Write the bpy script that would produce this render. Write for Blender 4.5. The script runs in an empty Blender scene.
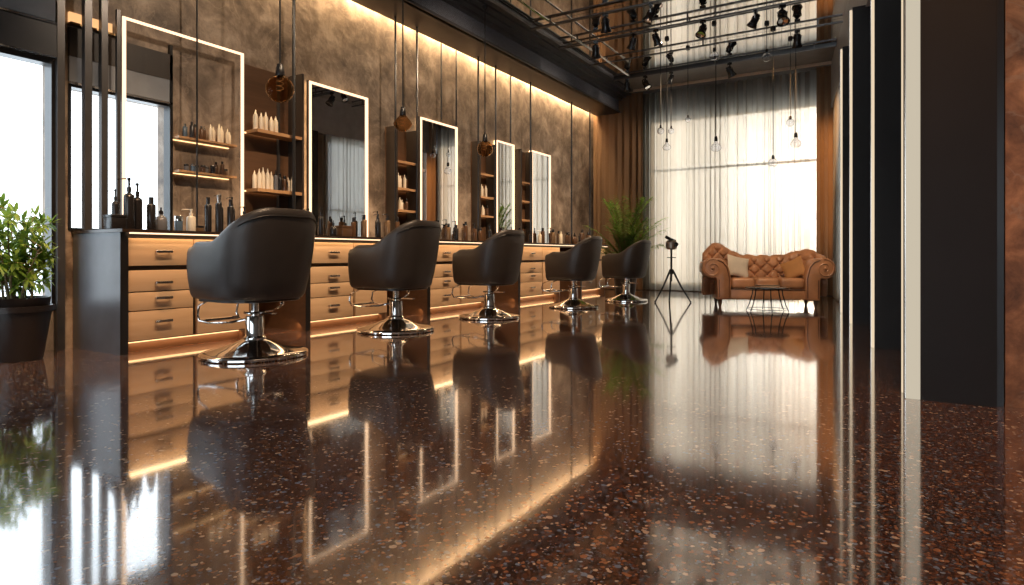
import bpy, math, random
from mathutils import Vector, Matrix
PI = math.pi
sc = bpy.context.scene
COL = sc.collection
R = random.Random(7)

# ------------------------------------------------------------------ materials
def new_mat(name):
    m = bpy.data.materials.new(name); m.use_nodes = True
    nt = m.node_tree; nt.nodes.clear()
    out = nt.nodes.new('ShaderNodeOutputMaterial')
    return m, nt, out
def N(nt, typ, **kw):
    n = nt.nodes.new(typ)
    for k, v in kw.items():
        if k in n.inputs.keys() if hasattr(n.inputs, 'keys') else False:
            n.inputs[k].default_value = v
        else:
            setattr(n, k, v)
    return n
def L(nt, a, b): nt.links.new(a, b)
def c4(c): return (c[0], c[1], c[2], 1.0)
def ramp(nt, stops, interp='LINEAR'):
    n = nt.nodes.new('ShaderNodeValToRGB'); cr = n.color_ramp; cr.interpolation = interp
    while len(cr.elements) < len(stops): cr.elements.new(0.5)
    for e, (p, c) in zip(cr.elements, stops): e.position = p; e.color = c4(c)
    return n
def coords(nt, scale=(1, 1, 1), world=False):
    if world:
        g = nt.nodes.new('ShaderNodeNewGeometry'); src = g.outputs['Position']
    else:
        g = nt.nodes.new('ShaderNodeTexCoord'); src = g.outputs['Object']
    mp = nt.nodes.new('ShaderNodeMapping'); mp.inputs['Scale'].default_value = scale
    L(nt, src, mp.inputs['Vector']); return mp.outputs['Vector']
def pbr(name, col, rough=.5, metal=0, vary=.12, vscale=6, bump=0, bscale=60, coat=0, spec=None, ior=None, sheen=0):
    m, nt, out = new_mat(name)
    b = nt.nodes.new('ShaderNodeBsdfPrincipled')
    b.inputs['Roughness'].default_value = rough; b.inputs['Metallic'].default_value = metal
    if coat: b.inputs['Coat Weight'].default_value = coat; b.inputs['Coat Roughness'].default_value = .1
    if spec is not None: b.inputs['Specular IOR Level'].default_value = spec
    if ior: b.inputs['IOR'].default_value = ior
    if sheen: b.inputs['Sheen Weight'].default_value = sheen
    v = coords(nt)
    nz = nt.nodes.new('ShaderNodeTexNoise'); nz.inputs['Scale'].default_value = vscale; nz.inputs['Detail'].default_value = 3
    L(nt, v, nz.inputs['Vector'])
    lo = [x * (1 - vary) for x in col]; hi = [min(1, x * (1 + vary)) for x in col]
    r = ramp(nt, [(.3, lo), (.7, hi)]); L(nt, nz.outputs['Fac'], r.inputs['Fac']); L(nt, r.outputs['Color'], b.inputs['Base Color'])
    if bump:
        n2 = nt.nodes.new('ShaderNodeTexNoise'); n2.inputs['Scale'].default_value = bscale; L(nt, v, n2.inputs['Vector'])
        bp = nt.nodes.new('ShaderNodeBump'); bp.inputs['Strength'].default_value = bump; bp.inputs['Distance'].default_value = .01
        L(nt, n2.outputs['Fac'], bp.inputs['Height']); L(nt, bp.outputs['Normal'], b.inputs['Normal'])
    L(nt, b.outputs['BSDF'], out.inputs['Surface']); return m
def emis(name, col, strength):
    m, nt, out = new_mat(name)
    e = nt.nodes.new('ShaderNodeEmission'); e.inputs['Color'].default_value = c4(col); e.inputs['Strength'].default_value = strength
    L(nt, e.outputs['Emission'], out.inputs['Surface']); return m

def stone_mat(name='stone_plaster', t=(1, 1, 1), sc_=3.4):
    tt = lambda c: tuple(a * b for a, b in zip(c, t))
    m, nt, out = new_mat(name); b = nt.nodes.new('ShaderNodeBsdfPrincipled')
    v = coords(nt, world=True)
    a = nt.nodes.new('ShaderNodeTexNoise'); a.inputs['Scale'].default_value = sc_; a.inputs['Detail'].default_value = 13
    a.inputs['Roughness'].default_value = .66; a.inputs['Distortion'].default_value = .35; L(nt, v, a.inputs['Vector'])
    r = ramp(nt, [(.34, tt((.085, .058, .040))), (.46, tt((.175, .125, .088))), (.54, tt((.25, .185, .135))), (.66, tt((.40, .31, .235)))]); L(nt, a.outputs['Fac'], r.inputs['Fac'])
    w = nt.nodes.new('ShaderNodeTexNoise'); w.inputs['Scale'].default_value = 2.4; w.inputs['Detail'].default_value = 6; w.inputs['Distortion'].default_value = .9; L(nt, v, w.inputs['Vector'])
    vein = ramp(nt, [(.485, (0, 0, 0)), (.5, (1, 1, 1)), (.515, (0, 0, 0))]); L(nt, w.outputs['Fac'], vein.inputs['Fac'])
    mx = nt.nodes.new('ShaderNodeMix'); mx.data_type = 'RGBA'; mx.inputs[7].default_value = (.38, .29, .21, 1)
    mu = nt.nodes.new('ShaderNodeMath'); mu.operation = 'MULTIPLY'; mu.inputs[1].default_value = .35
    L(nt, vein.outputs['Color'], mu.inputs[0]); L(nt, mu.outputs[0], mx.inputs[0]); L(nt, r.outputs['Color'], mx.inputs[6])
    L(nt, mx.outputs[2], b.inputs['Base Color'])
    b.inputs['Roughness'].default_value = .55
    f = nt.nodes.new('ShaderNodeTexNoise'); f.inputs['Scale'].default_value = 14; f.inputs['Detail'].default_value = 8; L(nt, v, f.inputs['Vector'])
    bp = nt.nodes.new('ShaderNodeBump'); bp.inputs['Strength'].default_value = .18; bp.inputs['Distance'].default_value = .02
    L(nt, f.outputs['Fac'], bp.inputs['Height']); L(nt, bp.outputs['Normal'], b.inputs['Normal'])
    L(nt, b.outputs['BSDF'], out.inputs['Surface']); return m

def terrazzo_mat():
    m, nt, out = new_mat('terrazzo'); b = nt.nodes.new('ShaderNodeBsdfPrincipled')
    v = coords(nt, world=True)
    big = nt.nodes.new('ShaderNodeTexNoise'); big.inputs['Scale'].default_value = .55; big.inputs['Detail'].default_value = 3
    L(nt, v, big.inputs['Vector'])
    base = ramp(nt, [(.40, (.014, .011, .010)), (.62, (.075, .024, .010))]); L(nt, big.outputs['Fac'], base.inputs['Fac'])
    cur = base.outputs['Color']
    wob = nt.nodes.new('ShaderNodeTexNoise'); wob.inputs['Scale'].default_value = 60; L(nt, v, wob.inputs['Vector'])
    add = nt.nodes.new('ShaderNodeVectorMath'); add.operation = 'MULTIPLY_ADD'; add.inputs[1].default_value = (.012, .012, 0)
    L(nt, wob.outputs['Color'], add.inputs[0]); L(nt, v, add.inputs[2])
    def layer(scale, thr, keep, stops, cur):
        vo = nt.nodes.new('ShaderNodeTexVoronoi'); vo.voronoi_dimensions = '2D'; vo.inputs['Scale'].default_value = scale; vo.inputs['Randomness'].default_value = 1
        L(nt, add.outputs[0], vo.inputs['Vector'])
        sp = nt.nodes.new('ShaderNodeSeparateColor'); L(nt, vo.outputs['Color'], sp.inputs[0])
        rr = ramp(nt, stops, 'CONSTANT'); L(nt, sp.outputs[0], rr.inputs['Fac'])
        t = nt.nodes.new('ShaderNodeMath'); t.operation = 'MULTIPLY'; t.inputs[1].default_value = thr; L(nt, sp.outputs[1], t.inputs[0])
        lt = nt.nodes.new('ShaderNodeMath'); lt.operation = 'LESS_THAN'; L(nt, vo.outputs['Distance'], lt.inputs[0]); L(nt, t.outputs[0], lt.inputs[1])
        kp = nt.nodes.new('ShaderNodeMath'); kp.operation = 'LESS_THAN'; kp.inputs[1].default_value = keep; L(nt, sp.outputs[2], kp.inputs[0])
        mm = nt.nodes.new('ShaderNodeMath'); mm.operation = 'MULTIPLY'; L(nt, lt.outputs[0], mm.inputs[0]); L(nt, kp.outputs[0], mm.inputs[1])
        mx = nt.nodes.new('ShaderNodeMix'); mx.data_type = 'RGBA'; L(nt, mm.outputs[0], mx.inputs[0]); L(nt, cur, mx.inputs[6]); L(nt, rr.outputs['Color'], mx.inputs[7])
        return mx.outputs[2]
    cur = layer(170, .75, .95, [(0, (.19, .065, .028)), (.35, (.09, .075, .07)), (.6, (.30, .12, .05)), (.85, (.16, .19, .25))], cur)
    cur = layer(95, .60, .75, [(0, (.22, .08, .035)), (.22, (.12, .13, .16)), (.55, (.42, .20, .10)), (.72, (.035, .025, .02)), (.82, (.28, .36, .48)), (.92, (.75, .58, .42))], cur)
    cur = layer(42, .36, .30, [(0, (.45, .20, .09)), (.5, (.75, .58, .42)), (.8, (.22, .30, .42))], cur)
    L(nt, cur, b.inputs['Base Color'])
    b.inputs['Roughness'].default_value = .09; b.inputs['IOR'].default_value = 2.4; b.inputs['Coat Weight'].default_value = 1; b.inputs['Coat IOR'].default_value = 1.75; b.inputs['Coat Roughness'].default_value = .05
    fn = nt.nodes.new('ShaderNodeTexNoise'); fn.inputs['Scale'].default_value = 5; L(nt, v, fn.inputs['Vector'])
    bp = nt.nodes.new('ShaderNodeBump'); bp.inputs['Strength'].default_value = .02; bp.inputs['Distance'].default_value = .02
    L(nt, fn.outputs['Fac'], bp.inputs['Height']); L(nt, bp.outputs['Normal'], b.inputs['Normal'])
    L(nt, b.outputs['BSDF'], out.inputs['Surface']); return m

def curtain_mat(name, col, transp, transl):
    m, nt, out = new_mat(name)
    v = coords(nt, (40, 40, 2), world=True)
    nz = nt.nodes.new('ShaderNodeTexNoise'); nz.inputs['Scale'].default_value = 1; L(nt, v, nz.inputs['Vector'])
    r = ramp(nt, [(.3, [x * .9 for x in col]), (.7, col)]); L(nt, nz.outputs['Fac'], r.inputs['Fac'])
    d = nt.nodes.new('ShaderNodeBsdfDiffuse'); t = nt.nodes.new('ShaderNodeBsdfTranslucent'); tr = nt.nodes.new('ShaderNodeBsdfTransparent')
    L(nt, r.outputs['Color'], d.inputs['Color']); L(nt, r.outputs['Color'], t.inputs['Color'])
    m1 = nt.nodes.new('ShaderNodeMixShader'); m1.inputs[0].default_value = transl; L(nt, d.outputs[0], m1.inputs[1]); L(nt, t.outputs[0], m1.inputs[2])
    m2 = nt.nodes.new('ShaderNodeMixShader'); m2.inputs[0].default_value = transp; L(nt, m1.outputs[0], m2.inputs[1]); L(nt, tr.outputs[0], m2.inputs[2])
    L(nt, m2.outputs[0], out.inputs['Surface']); return m
def pane_mat(name, gloss, tint=(1, 1, 1)):
    m, nt, out = new_mat(name)
    tr = nt.nodes.new('ShaderNodeBsdfTransparent'); tr.inputs[0].default_value = c4(tint)
    g = nt.nodes.new('ShaderNodeBsdfGlossy'); g.inputs['Roughness'].default_value = .01
    fr = nt.nodes.new('ShaderNodeLayerWeight'); fr.inputs[0].default_value = gloss
    mx = nt.nodes.new('ShaderNodeMixShader'); L(nt, fr.outputs['Facing'], mx.inputs[0]); L(nt, tr.outputs[0], mx.inputs[1]); L(nt, g.outputs[0], mx.inputs[2])
    L(nt, mx.outputs[0], out.inputs['Surface']); return m
def leaf_mat(name, c1, c2):
    m, nt, out = new_mat(name)
    v = coords(nt); nz = nt.nodes.new('ShaderNodeTexNoise'); nz.inputs['Scale'].default_value = 9; L(nt, v, nz.inputs['Vector'])
    r = ramp(nt, [(.35, c1), (.65, c2)]); L(nt, nz.outputs['Fac'], r.inputs['Fac'])
    b = nt.nodes.new('ShaderNodeBsdfPrincipled'); b.inputs['Roughness'].default_value = .45; L(nt, r.outputs['Color'], b.inputs['Base Color'])
    t = nt.nodes.new('ShaderNodeBsdfTranslucent'); L(nt, r.outputs['Color'], t.inputs['Color'])
    mx = nt.nodes.new('ShaderNodeMixShader'); mx.inputs[0].default_value = .4; L(nt, b.outputs[0], mx.inputs[1]); L(nt, t.outputs[0], mx.inputs[2])
    L(nt, mx.outputs[0], out.inputs['Surface']); return m
def mesh_grille_mat():
    m, nt, out = new_mat('perforated_panel'); b = nt.nodes.new('ShaderNodeBsdfPrincipled')
    v = coords(nt, world=True)
    sw = nt.nodes.new('ShaderNodeSeparateXYZ'); L(nt, v, sw.inputs[0]); cb = nt.nodes.new('ShaderNodeCombineXYZ')
    L(nt, sw.outputs['Y'], cb.inputs['X']); L(nt, sw.outputs['Z'], cb.inputs['Y'])
    br = nt.nodes.new('ShaderNodeTexBrick'); br.inputs['Scale'].default_value = 22; br.inputs['Mortar Size'].default_value = .03
    br.inputs['Color1'].default_value = (.16, .17, .21, 1); br.inputs['Color2'].default_value = (.22, .23, .28, 1); br.inputs['Mortar'].default_value = (.01, .01, .012, 1)
    L(nt, cb.outputs[0], br.inputs['Vector']); L(nt, br.outputs['Color'], b.inputs['Base Color']); b.inputs['Roughness'].default_value = .45
    L(nt, b.outputs['BSDF'], out.inputs['Surface']); return m
def wood_mat(name, c1, c2, rough=.45, scale=3):
    m, nt, out = new_mat(name); b = nt.nodes.new('ShaderNodeBsdfPrincipled')
    v = coords(nt, (scale * 4, scale, scale * 10))
    nz = nt.nodes.new('ShaderNodeTexNoise'); nz.inputs['Scale'].default_value = 1; nz.inputs['Detail'].default_value = 5; nz.inputs['Distortion'].default_value = .6; L(nt, v, nz.inputs['Vector'])
    r = ramp(nt, [(.3, c1), (.7, c2)]); L(nt, nz.outputs['Fac'], r.inputs['Fac']); L(nt, r.outputs['Color'], b.inputs['Base Color'])
    b.inputs['Roughness'].default_value = rough; L(nt, b.outputs['BSDF'], out.inputs['Surface']); return m
def glass_mat(name, col, ior=1.45):
    m, nt, out = new_mat(name)
    g = nt.nodes.new('ShaderNodeBsdfGlass'); g.inputs['Color'].default_value = c4(col); g.inputs['IOR'].default_value = ior; g.inputs['Roughness'].default_value = .02
    L(nt, g.outputs[0], out.inputs['Surface']); return m

M = {}
M['stone'] = stone_mat(); M['terrazzo'] = terrazzo_mat(); M['grille'] = mesh_grille_mat()
M['black'] = pbr('black_lacquer', (.012, .011, .011), .28)
M['pillar'] = pbr('pillar_paint', (.012, .009, .0075), .5, vscale=2, spec=.2)
M['panel'] = pbr('grey_satin_panel', (.13, .145, .17), .33)
M['cornice'] = pbr('charcoal_moulding', (.045, .044, .048), .32)
M['soffit'] = pbr('charcoal_soffit', (.040, .037, .037), .4)
M['beam'] = pbr('grey_beam', (.30, .29, .29), .5)
M['header'] = pbr('header_grey', (.24, .25, .27), .6)
M['worktop'] = pbr('dark_worktop', (.035, .022, .015), .22)
M['drawer'] = wood_mat('tan_laminate', (.54, .35, .20), (.62, .42, .25), .42, 2)
M['gap'] = pbr('cabinet_carcass', (.03, .02, .014), .5)
M['side'] = wood_mat('walnut_side', (.09, .045, .022), (.12, .06, .03), .4)
M['shelfwood'] = wood_mat('shelf_wood', (.38, .20, .09), (.50, .28, .13), .5, 4)
M['chrome'] = pbr('chrome', (.75, .74, .72), .07, 1, .03)
M['handle'] = pbr('brushed_handle', (.50, .46, .42), .25, 1, .05)
M['leather'] = pbr('black_leather', (.040, .033, .029), .38, bump=.12, bscale=320)
M['seam'] = pbr('leather_seam', (.012, .011, .011), .5)
M['tan'] = pbr('cognac_leather', (.43, .205, .100), .36, vary=.25, vscale=5, bump=.1, bscale=260)
M['tandark'] = pbr('cognac_leather_crease', (.10, .035, .015), .5)
M['rod'] = pbr('dark_bronze_rod', (.10, .092, .088), .3, .6)
M['cord'] = pbr('black_cord', (.008, .008, .008), .6)
M['brass'] = pbr('aged_brass', (.25, .17, .08), .3, 1)
M['mirror'] = pbr('mirror_glass', (.86, .86, .86), .005, 1, 0)
M['mceil'] = pbr('bronze_mirror_ceiling', (.84, .80, .76), .02, 1, .05, 1.5)
M['led'] = emis('warm_led', (1, .66, .40), 1.9)
M['backled'] = emis('backlight_led', (1, .62, .30), 7.0)
M['ledsoft'] = emis('warm_led_soft', (1, .58, .26), 2.2)
M['toeled'] = emis('toe_led', (1, .56, .25), 2.2)
M['edge'] = emis('trim_painted_sheen', (1, .88, .68), .52)  # emission stands in for light reflected off the pillars' metal trim
M['edge2'] = emis('trim_painted_sheen_bright', (1, .80, .55), .75)
M['filament'] = emis('filament', (1, .5, .2), .35)
M['amber'] = glass_mat('amber_glass', (.86, .74, .60), 1.12)
M['clear'] = glass_mat('clear_glass', (.97, .98, 1), 1.3)
M['pane'] = pane_mat('window_pane', .06)
M['panel_glass'] = pane_mat('clear_panel', .04)
M['sheer'] = curtain_mat('sheer_curtain', (.44, .39, .32), .045, .70)
M['drape'] = curtain_mat('brown_drape', (.30, .185, .11), .0, .35)
M['pot'] = pbr('dark_pot', (.018, .014, .013), .35)
M['soil'] = pbr('soil', (.03, .02, .012), .9, bump=.5, bscale=80)
M['leafA'] = leaf_mat('bright_leaf', (.14, .25, .03), (.34, .50, .08))
M['leafB'] = leaf_mat('palm_leaf', (.07, .16, .02), (.22, .36, .06))
M['stem'] = pbr('plant_stem', (.22, .17, .08), .6)
M['cream'] = pbr('cream_plastic', (.72, .62, .48), .35)
M['black_plastic'] = pbr('black_plastic', (.014, .012, .012), .25)
M['brown_plastic'] = pbr('brown_glass_bottle', (.09, .045, .022), .15)
M['grey_plastic'] = pbr('grey_plastic', (.13, .13, .14), .3)
M['bronze_plastic'] = pbr('bronze_bottle', (.25, .15, .08), .25, .5)
M['blue_plastic'] = pbr('blue_grey_bottle', (.08, .12, .17), .25)
M['white_fabric'] = pbr('ivory_cushion', (.62, .54, .44), .85, bump=.1, bscale=200)
M['tan_fabric'] = pbr('amber_cushion', (.42, .20, .07), .8, bump=.1, bscale=200)
M['paper'] = pbr('book_pages', (.5, .38, .26), .7)
M['metalgrey'] = pbr('tripod_head_metal', (.35, .28, .22), .35, .6)

# ------------------------------------------------------------------ mesh builder
class MB:
    def __init__(s): s.v = []; s.f = []; s.sm = []; s.mi = []; s.cur = 0
    def face(s, idx, smooth=False): s.f.append(idx); s.sm.append(smooth); s.mi.append(s.cur)
    def box(s, a, b, xf=None):
        n = len(s.v)
        for z in (a[2], b[2]):
            for x, y in ((a[0], a[1]), (b[0], a[1]), (b[0], b[1]), (a[0], b[1])):
                p = Vector((x, y, z)); s.v.append(xf @ p if xf else p)
        for q in ((3, 2, 1, 0), (4, 5, 6, 7), (0, 1, 5, 4), (1, 2, 6, 5), (2, 3, 7, 6), (3, 0, 4, 7)): s.face([n + i for i in q])
        return s
    def rbox(s, a, b, r, xf=None, seg=3):
        """box with rounded vertical edges and rounded top/bottom: superellipsoid-like sweep"""
        cx, cy = (a[0] + b[0]) / 2, (a[1] + b[1]) / 2; hx, hy = (b[0] - a[0]) / 2, (b[1] - a[1]) / 2
        rr = min(r, hx * .99, hy * .99, (b[2] - a[2]) / 2 * .99)
        def ring(inset, z):
            pts = []
            q = rr
            for k, (sx, sy) in enumerate(((1, 1), (-1, 1), (-1, -1), (1, -1))):
                for i in range(seg + 1):
                    an = (k + i / seg) * PI / 2
                    pts.append(Vector((cx + sx * (hx - q) + (q - inset) * math.cos(an), cy + sy * (hy - q) + (q - inset) * math.sin(an), z)))
            return pts
        rings = []
        for i in range(seg + 1):
            t = i / seg * PI / 2; rings.append(ring(rr * (1 - math.sin(t)) * .999, a[2] + rr * (1 - math.cos(t))))
        for i in range(seg + 1):
            t = (1 - i / seg) * PI / 2; rings.append(ring(rr * (1 - math.sin(t)) * .999, b[2] - rr * (1 - math.cos(t))))
        if xf: rings = [[xf @ p for p in rg] for rg in rings]
        s.loft(rings, True, True); return s
    def loft(s, rings, closed=True, caps=True, smooth=True):
        n0 = len(s.v); k = len(rings[0])
        for rg in rings: s.v.extend([Vector(p) for p in rg])
        for i in range(len(rings) - 1):
            for j in range(k if closed else k - 1):
                a = n0 + i * k + j; b = n0 + i * k + (j + 1) % k
                s.face([a, b, b + k, a + k], smooth)
        if caps:
            s.face([n0 + j for j in range(k)][::-1]); e = n0 + (len(rings) - 1) * k; s.face([e + j for j in range(k)])
        return s
    def lathe(s, prof, c=(0, 0, 0), n=24, xf=None, caps=True):
        rings = []
        for r, z in prof:
            rg = []
            for j in range(n):
                a = 2 * PI * j / n; p = Vector((c[0] + max(r, 1e-4) * math.cos(a), c[1] + max(r, 1e-4) * math.sin(a), c[2] + z))
                rg.append(xf @ p if xf else p)
            rings.append(rg)
        return s.loft(rings, True, caps)
    def tube(s, pts, r, n=8, caps=True):
        pts = [Vector(p) for p in pts]; rs = r if isinstance(r, (list, tuple)) else [r] * len(pts)
        rings = []; prev = None
        for i, p in enumerate(pts):
            d = (pts[min(i + 1, len(pts) - 1)] - pts[max(i - 1, 0)]).normalized()
            if prev is None:
                up = Vector((0, 0, 1)) if abs(d.z) < .9 else Vector((1, 0, 0)); u = d.cross(up).normalized()
            else:
                u = (prev - d * prev.dot(d)).normalized()
            w = d.cross(u); prev = u
            rings.append([p + (u * math.cos(2 * PI * j / n) + w * math.sin(2 * PI * j / n)) * rs[i] for j in range(n)])
        return s.loft(rings, True, caps)
    def ball(s, c, r, n=16, sz=1.0):
        prof = [(r * math.sin(PI * i / 10), -r * sz * math.cos(PI * i / 10)) for i in range(11)]
        return s.lathe(prof, c, n, caps=False)
    def prism(s, poly, y0, y1, bev=0):
        """poly in (x,z), extruded along y"""
        rings = []
        cx = sum(p[0] for p in poly) / len(poly); cz = sum(p[1] for p in poly) / len(poly)
        def rg(y, ins):
            out = []
            k = len(poly)
            for i in range(k):
                a = Vector(poly[i - 1]); b = Vector(poly[i]); c = Vector(poly[(i + 1) % k])
                t = (c - a); nrm = Vector((t.y, -t.x));
                if nrm.length > 1e-9: nrm.normalize()
                out.append(Vector((b.x - nrm.x * ins, y, b.y - nrm.y * ins)))
            return out
        if bev:
            rings = [rg(y0, bev), rg(y0 + bev * .3, bev * .3), rg(y0 + bev, 0), rg(y1 - bev, 0), rg(y1 - bev * .3, bev * .3), rg(y1, bev)]
        else: rings = [rg(y0, 0), rg(y1, 0)]
        return s.loft(rings, True, True)
    def build(s, name, mats, parent=None, loc=None, rz=0, autosmooth=True):
        me = bpy.data.meshes.new(name); me.from_pydata([tuple(p) for p in s.v], [], s.f)
        if not isinstance(mats, (list, tuple)): mats = [mats]
        for m in mats: me.materials.append(m)
        me.polygons.foreach_set('use_smooth', s.sm); me.polygons.foreach_set('material_index', s.mi)
        me.update(); me.validate()
        import bmesh
        bm = bmesh.new(); bm.from_mesh(me); bmesh.ops.recalc_face_normals(bm, faces=bm.faces); bm.to_mesh(me); bm.free()
        if any(s.sm):
            try: me.set_sharp_from_angle(angle=math.radians(42))
            except Exception: pass
        o = bpy.data.objects.new(name, me); COL.objects.link(o)
        if parent: o.parent = parent
        if loc: o.location = loc
        if rz: o.rotation_euler.z = rz
        return o
def tag(o, label=None, cat=None, group=None, kind=None):
    if label: o['label'] = label
    if cat: o['category'] = cat
    if group: o['group'] = group
    if kind: o['kind'] = kind
    return o
def empty(name, loc, label, cat, group=None, rz=0):
    o = bpy.data.objects.new(name, None); o.empty_display_size = .1; COL.objects.link(o); o.location = loc; o.rotation_euler.z = rz
    return tag(o, label, cat, group)
def struct(name, mb, mat, parent=None):
    o = mb.build(name, mat, parent)
    if not parent: o['kind'] = 'structure'
    return o
def kids(o): return list(o.children)
def copy_tree(o, parent=None):
    c = o.copy(); COL.objects.link(c)
    if parent: c.parent = parent
    for ch in kids(o): copy_tree(ch, c)
    return c
def clone(o, loc, label, group=None, rz=None, scale=None):
    c = copy_tree(o); c.location = loc; c['label'] = label
    if group: c['group'] = group
    if rz is not None: c.rotation_euler.z = rz
    if scale: c.scale = scale
    return c
def sstep(a, b, x):
    t = max(0, min(1, (x - a) / (b - a))); return t * t * (3 - 2 * t)
ORD = ['first', 'second', 'third', 'fourth', 'fifth', 'sixth', 'seventh', 'eighth', 'ninth', 'tenth', 'eleventh', 'twelfth', 'thirteenth', 'fourteenth', 'fifteenth', 'sixteenth']

# ------------------------------------------------------------------ room shell
XW = -5.12          # mirror wall
YF = 11.78          # far wall
H = 3.83
TH = math.radians(31.4)
def xr(y): return -.34 + .14 * (8.77 - y)       # slanting wall behind the pillars
def grid_wall(cells_a, cells_z, holes, mk):
    """boxes for every cell of the grid that is not in a hole"""
    mb = MB()
    for i in range(len(cells_a) - 1):
        for j in range(len(cells_z) - 1):
            ca = (cells_a[i] + cells_a[i + 1]) / 2; cz = (cells_z[j] + cells_z[j + 1]) / 2
            if any(h[0] < ca < h[1] and h[2] < cz < h[3] for h in holes): continue
            mk(mb, cells_a[i], cells_a[i + 1], cells_z[j], cells_z[j + 1])
    return mb
mb = MB(); mb.box((-5.6, -4.5, -.12), (2.6, 12.3, 0)); struct('floor', mb, M['terrazzo'])
W1 = (-1.6, 2.09, .30, 2.07); W2 = (2.17, 2.93, .86, 1.93)
mb = grid_wall([-4.5, W1[0], W1[1], W2[0], W2[1], 12.0], [0, .30, .86, 1.93, 2.07, H], [W1, W2],
               lambda m, a, b, c, d: m.box((XW - .2, a, c), (XW, b, d)))
struct('wall_left', mb, M['stone'])
WF = (-4.02, -.99, .10, 3.30)
mb = grid_wall([XW, WF[0], WF[1], 1.6], [0, .10, 3.30, H], [WF], lambda m, a, b, c, d: m.box((a, YF, c), (b, YF + .2, d)))
struct('wall_far', mb, pbr('far_wall_paint', (.16, .11, .08), .7))
# slanting right wall (with a side window near its far end), built as a straight wall then turned
ang = math.atan(.14)
WRX = Matrix.Translation((xr(3.5), 3.5, 0)) @ Matrix.Rotation(ang, 4, 'Z')
WR = (5.35, 7.6, .12, 3.05)
mb = grid_wall([.24, WR[0], WR[1], 8.5], [0, .12, 3.05, 3.1, H], [WR], lambda m, a, b, c, d: m.box((.0, a, c), (.2, b, d), WRX))
struct('wall_right', mb, pbr('right_wall_plaster', (.34, .30, .27), .6))
mb = MB(); mb.box((.44, 3.53, 0), (2.4, 3.72, H)); struct('wall_right_return', mb, stone_mat('warm_stone', (1.25, .78, .48), 6.0))
mb = grid_wall([-4.5, 3.53], [0, H], [], lambda m, a, b, c, d: m.box((2.2, a, c), (2.4, b, d)))
struct('wall_right_near', mb, M['stone'])
mb = grid_wall([XW, -3.8, 1.2, 2.4], [0, .3, 2.7, H], [(-3.8, 1.2, .3, 2.7)], lambda m, a, b, c, d: m.box((a, -4.7, c), (b, -4.5, d)))
struct('wall_near', mb, M['stone'])
mb = MB(); mb.box((-5.6, -4.7, H + .012), (2.6, 12.3, H + .12)); cl = struct('ceiling', mb, pbr('ceiling_paint', (.15, .125, .105), .45))
# bronze mirror panels of the ceiling
mb = MB(); ys = [1.0, 3.0, 4.6, 6.0, 7.36, 8.2, 9.29, 10.35]
for i in range(len(ys) - 1):
    a, b = ys[i] + .004, ys[i + 1] - .004
    n = len(mb.v)
    for z in (H - .012, H + .011):
        for x, y in ((-4.20, a), (xr(a) - .12, a), (xr(b) - .12, b), (-4.20, b)): mb.v.append(Vector((x, y, z)))
    for q in ((3, 2, 1, 0), (4, 5, 6, 7), (0, 1, 5, 4), (1, 2, 6, 5), (2, 3, 7, 6), (3, 0, 4, 7)): mb.face([n + i2 for i2 in q])
struct('mirror_panels', mb, M['mceil'], cl)
# bulkhead over the mirror wall: soffit, perforated face, stepped mouldings
mb = MB(); mb.box((-5.02, -4.5, 3.455), (-4.52, 11.7, 3.50)); mb.box((-5.02, -4.5, 3.50), (-5.00, 11.7, H)); struct('trim_1', mb, M['soffit'])
mb = MB(); mb.box((-4.60, -4.5, 3.50), (-4.54, 11.7, 3.72)); struct('trim_2', mb, M['grille'])
mb = MB()
for x0, x1, z0, z1 in ((-4.56, -4.50, 3.455, 3.475), (-4.56, -4.47, 3.70, 3.74), (-4.56, -4.38, 3.74, 3.77), (-4.56, -4.28, 3.77, 3.80), (-4.56, -4.20, 3.80, H + .01)):
    mb.box((x0, -4.5, z0), (x1, 11.7, z1))
struct('trim_3', mb, M['cornice'])
# ceiling border before the curtain, curtain pelmet line
mb = MB(); mb.box((-4.2, 10.35, H - .05), (xr(10.35) - .1, 10.40, H + .01)); struct('trim_4', mb, M['cornice'])
mb = MB(); mb.box((-5.1, 11.32, H - .035), (-.72, 11.35, H + .01)); struct('trim_5', mb, pbr('pelmet', (.55, .42, .30), .4))
# grey bulkhead above the pillars
mb = MB()
n = 0
for z in (3.10, H + .01):
    for x, y in ((xr(1.0) - .12, 1.0), (xr(1.0) + .5, 1.0), (xr(11.75) + .5, 11.75), (xr(11.75) - .12, 11.75)): mb.v.append(Vector((x, y, z)))
for q in ((3, 2, 1, 0), (4, 5, 6, 7), (0, 1, 5, 4), (1, 2, 6, 5), (2, 3, 7, 6), (3, 0, 4, 7)): mb.face(list(q))
struct('trim_6', mb, M['beam'])
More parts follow.
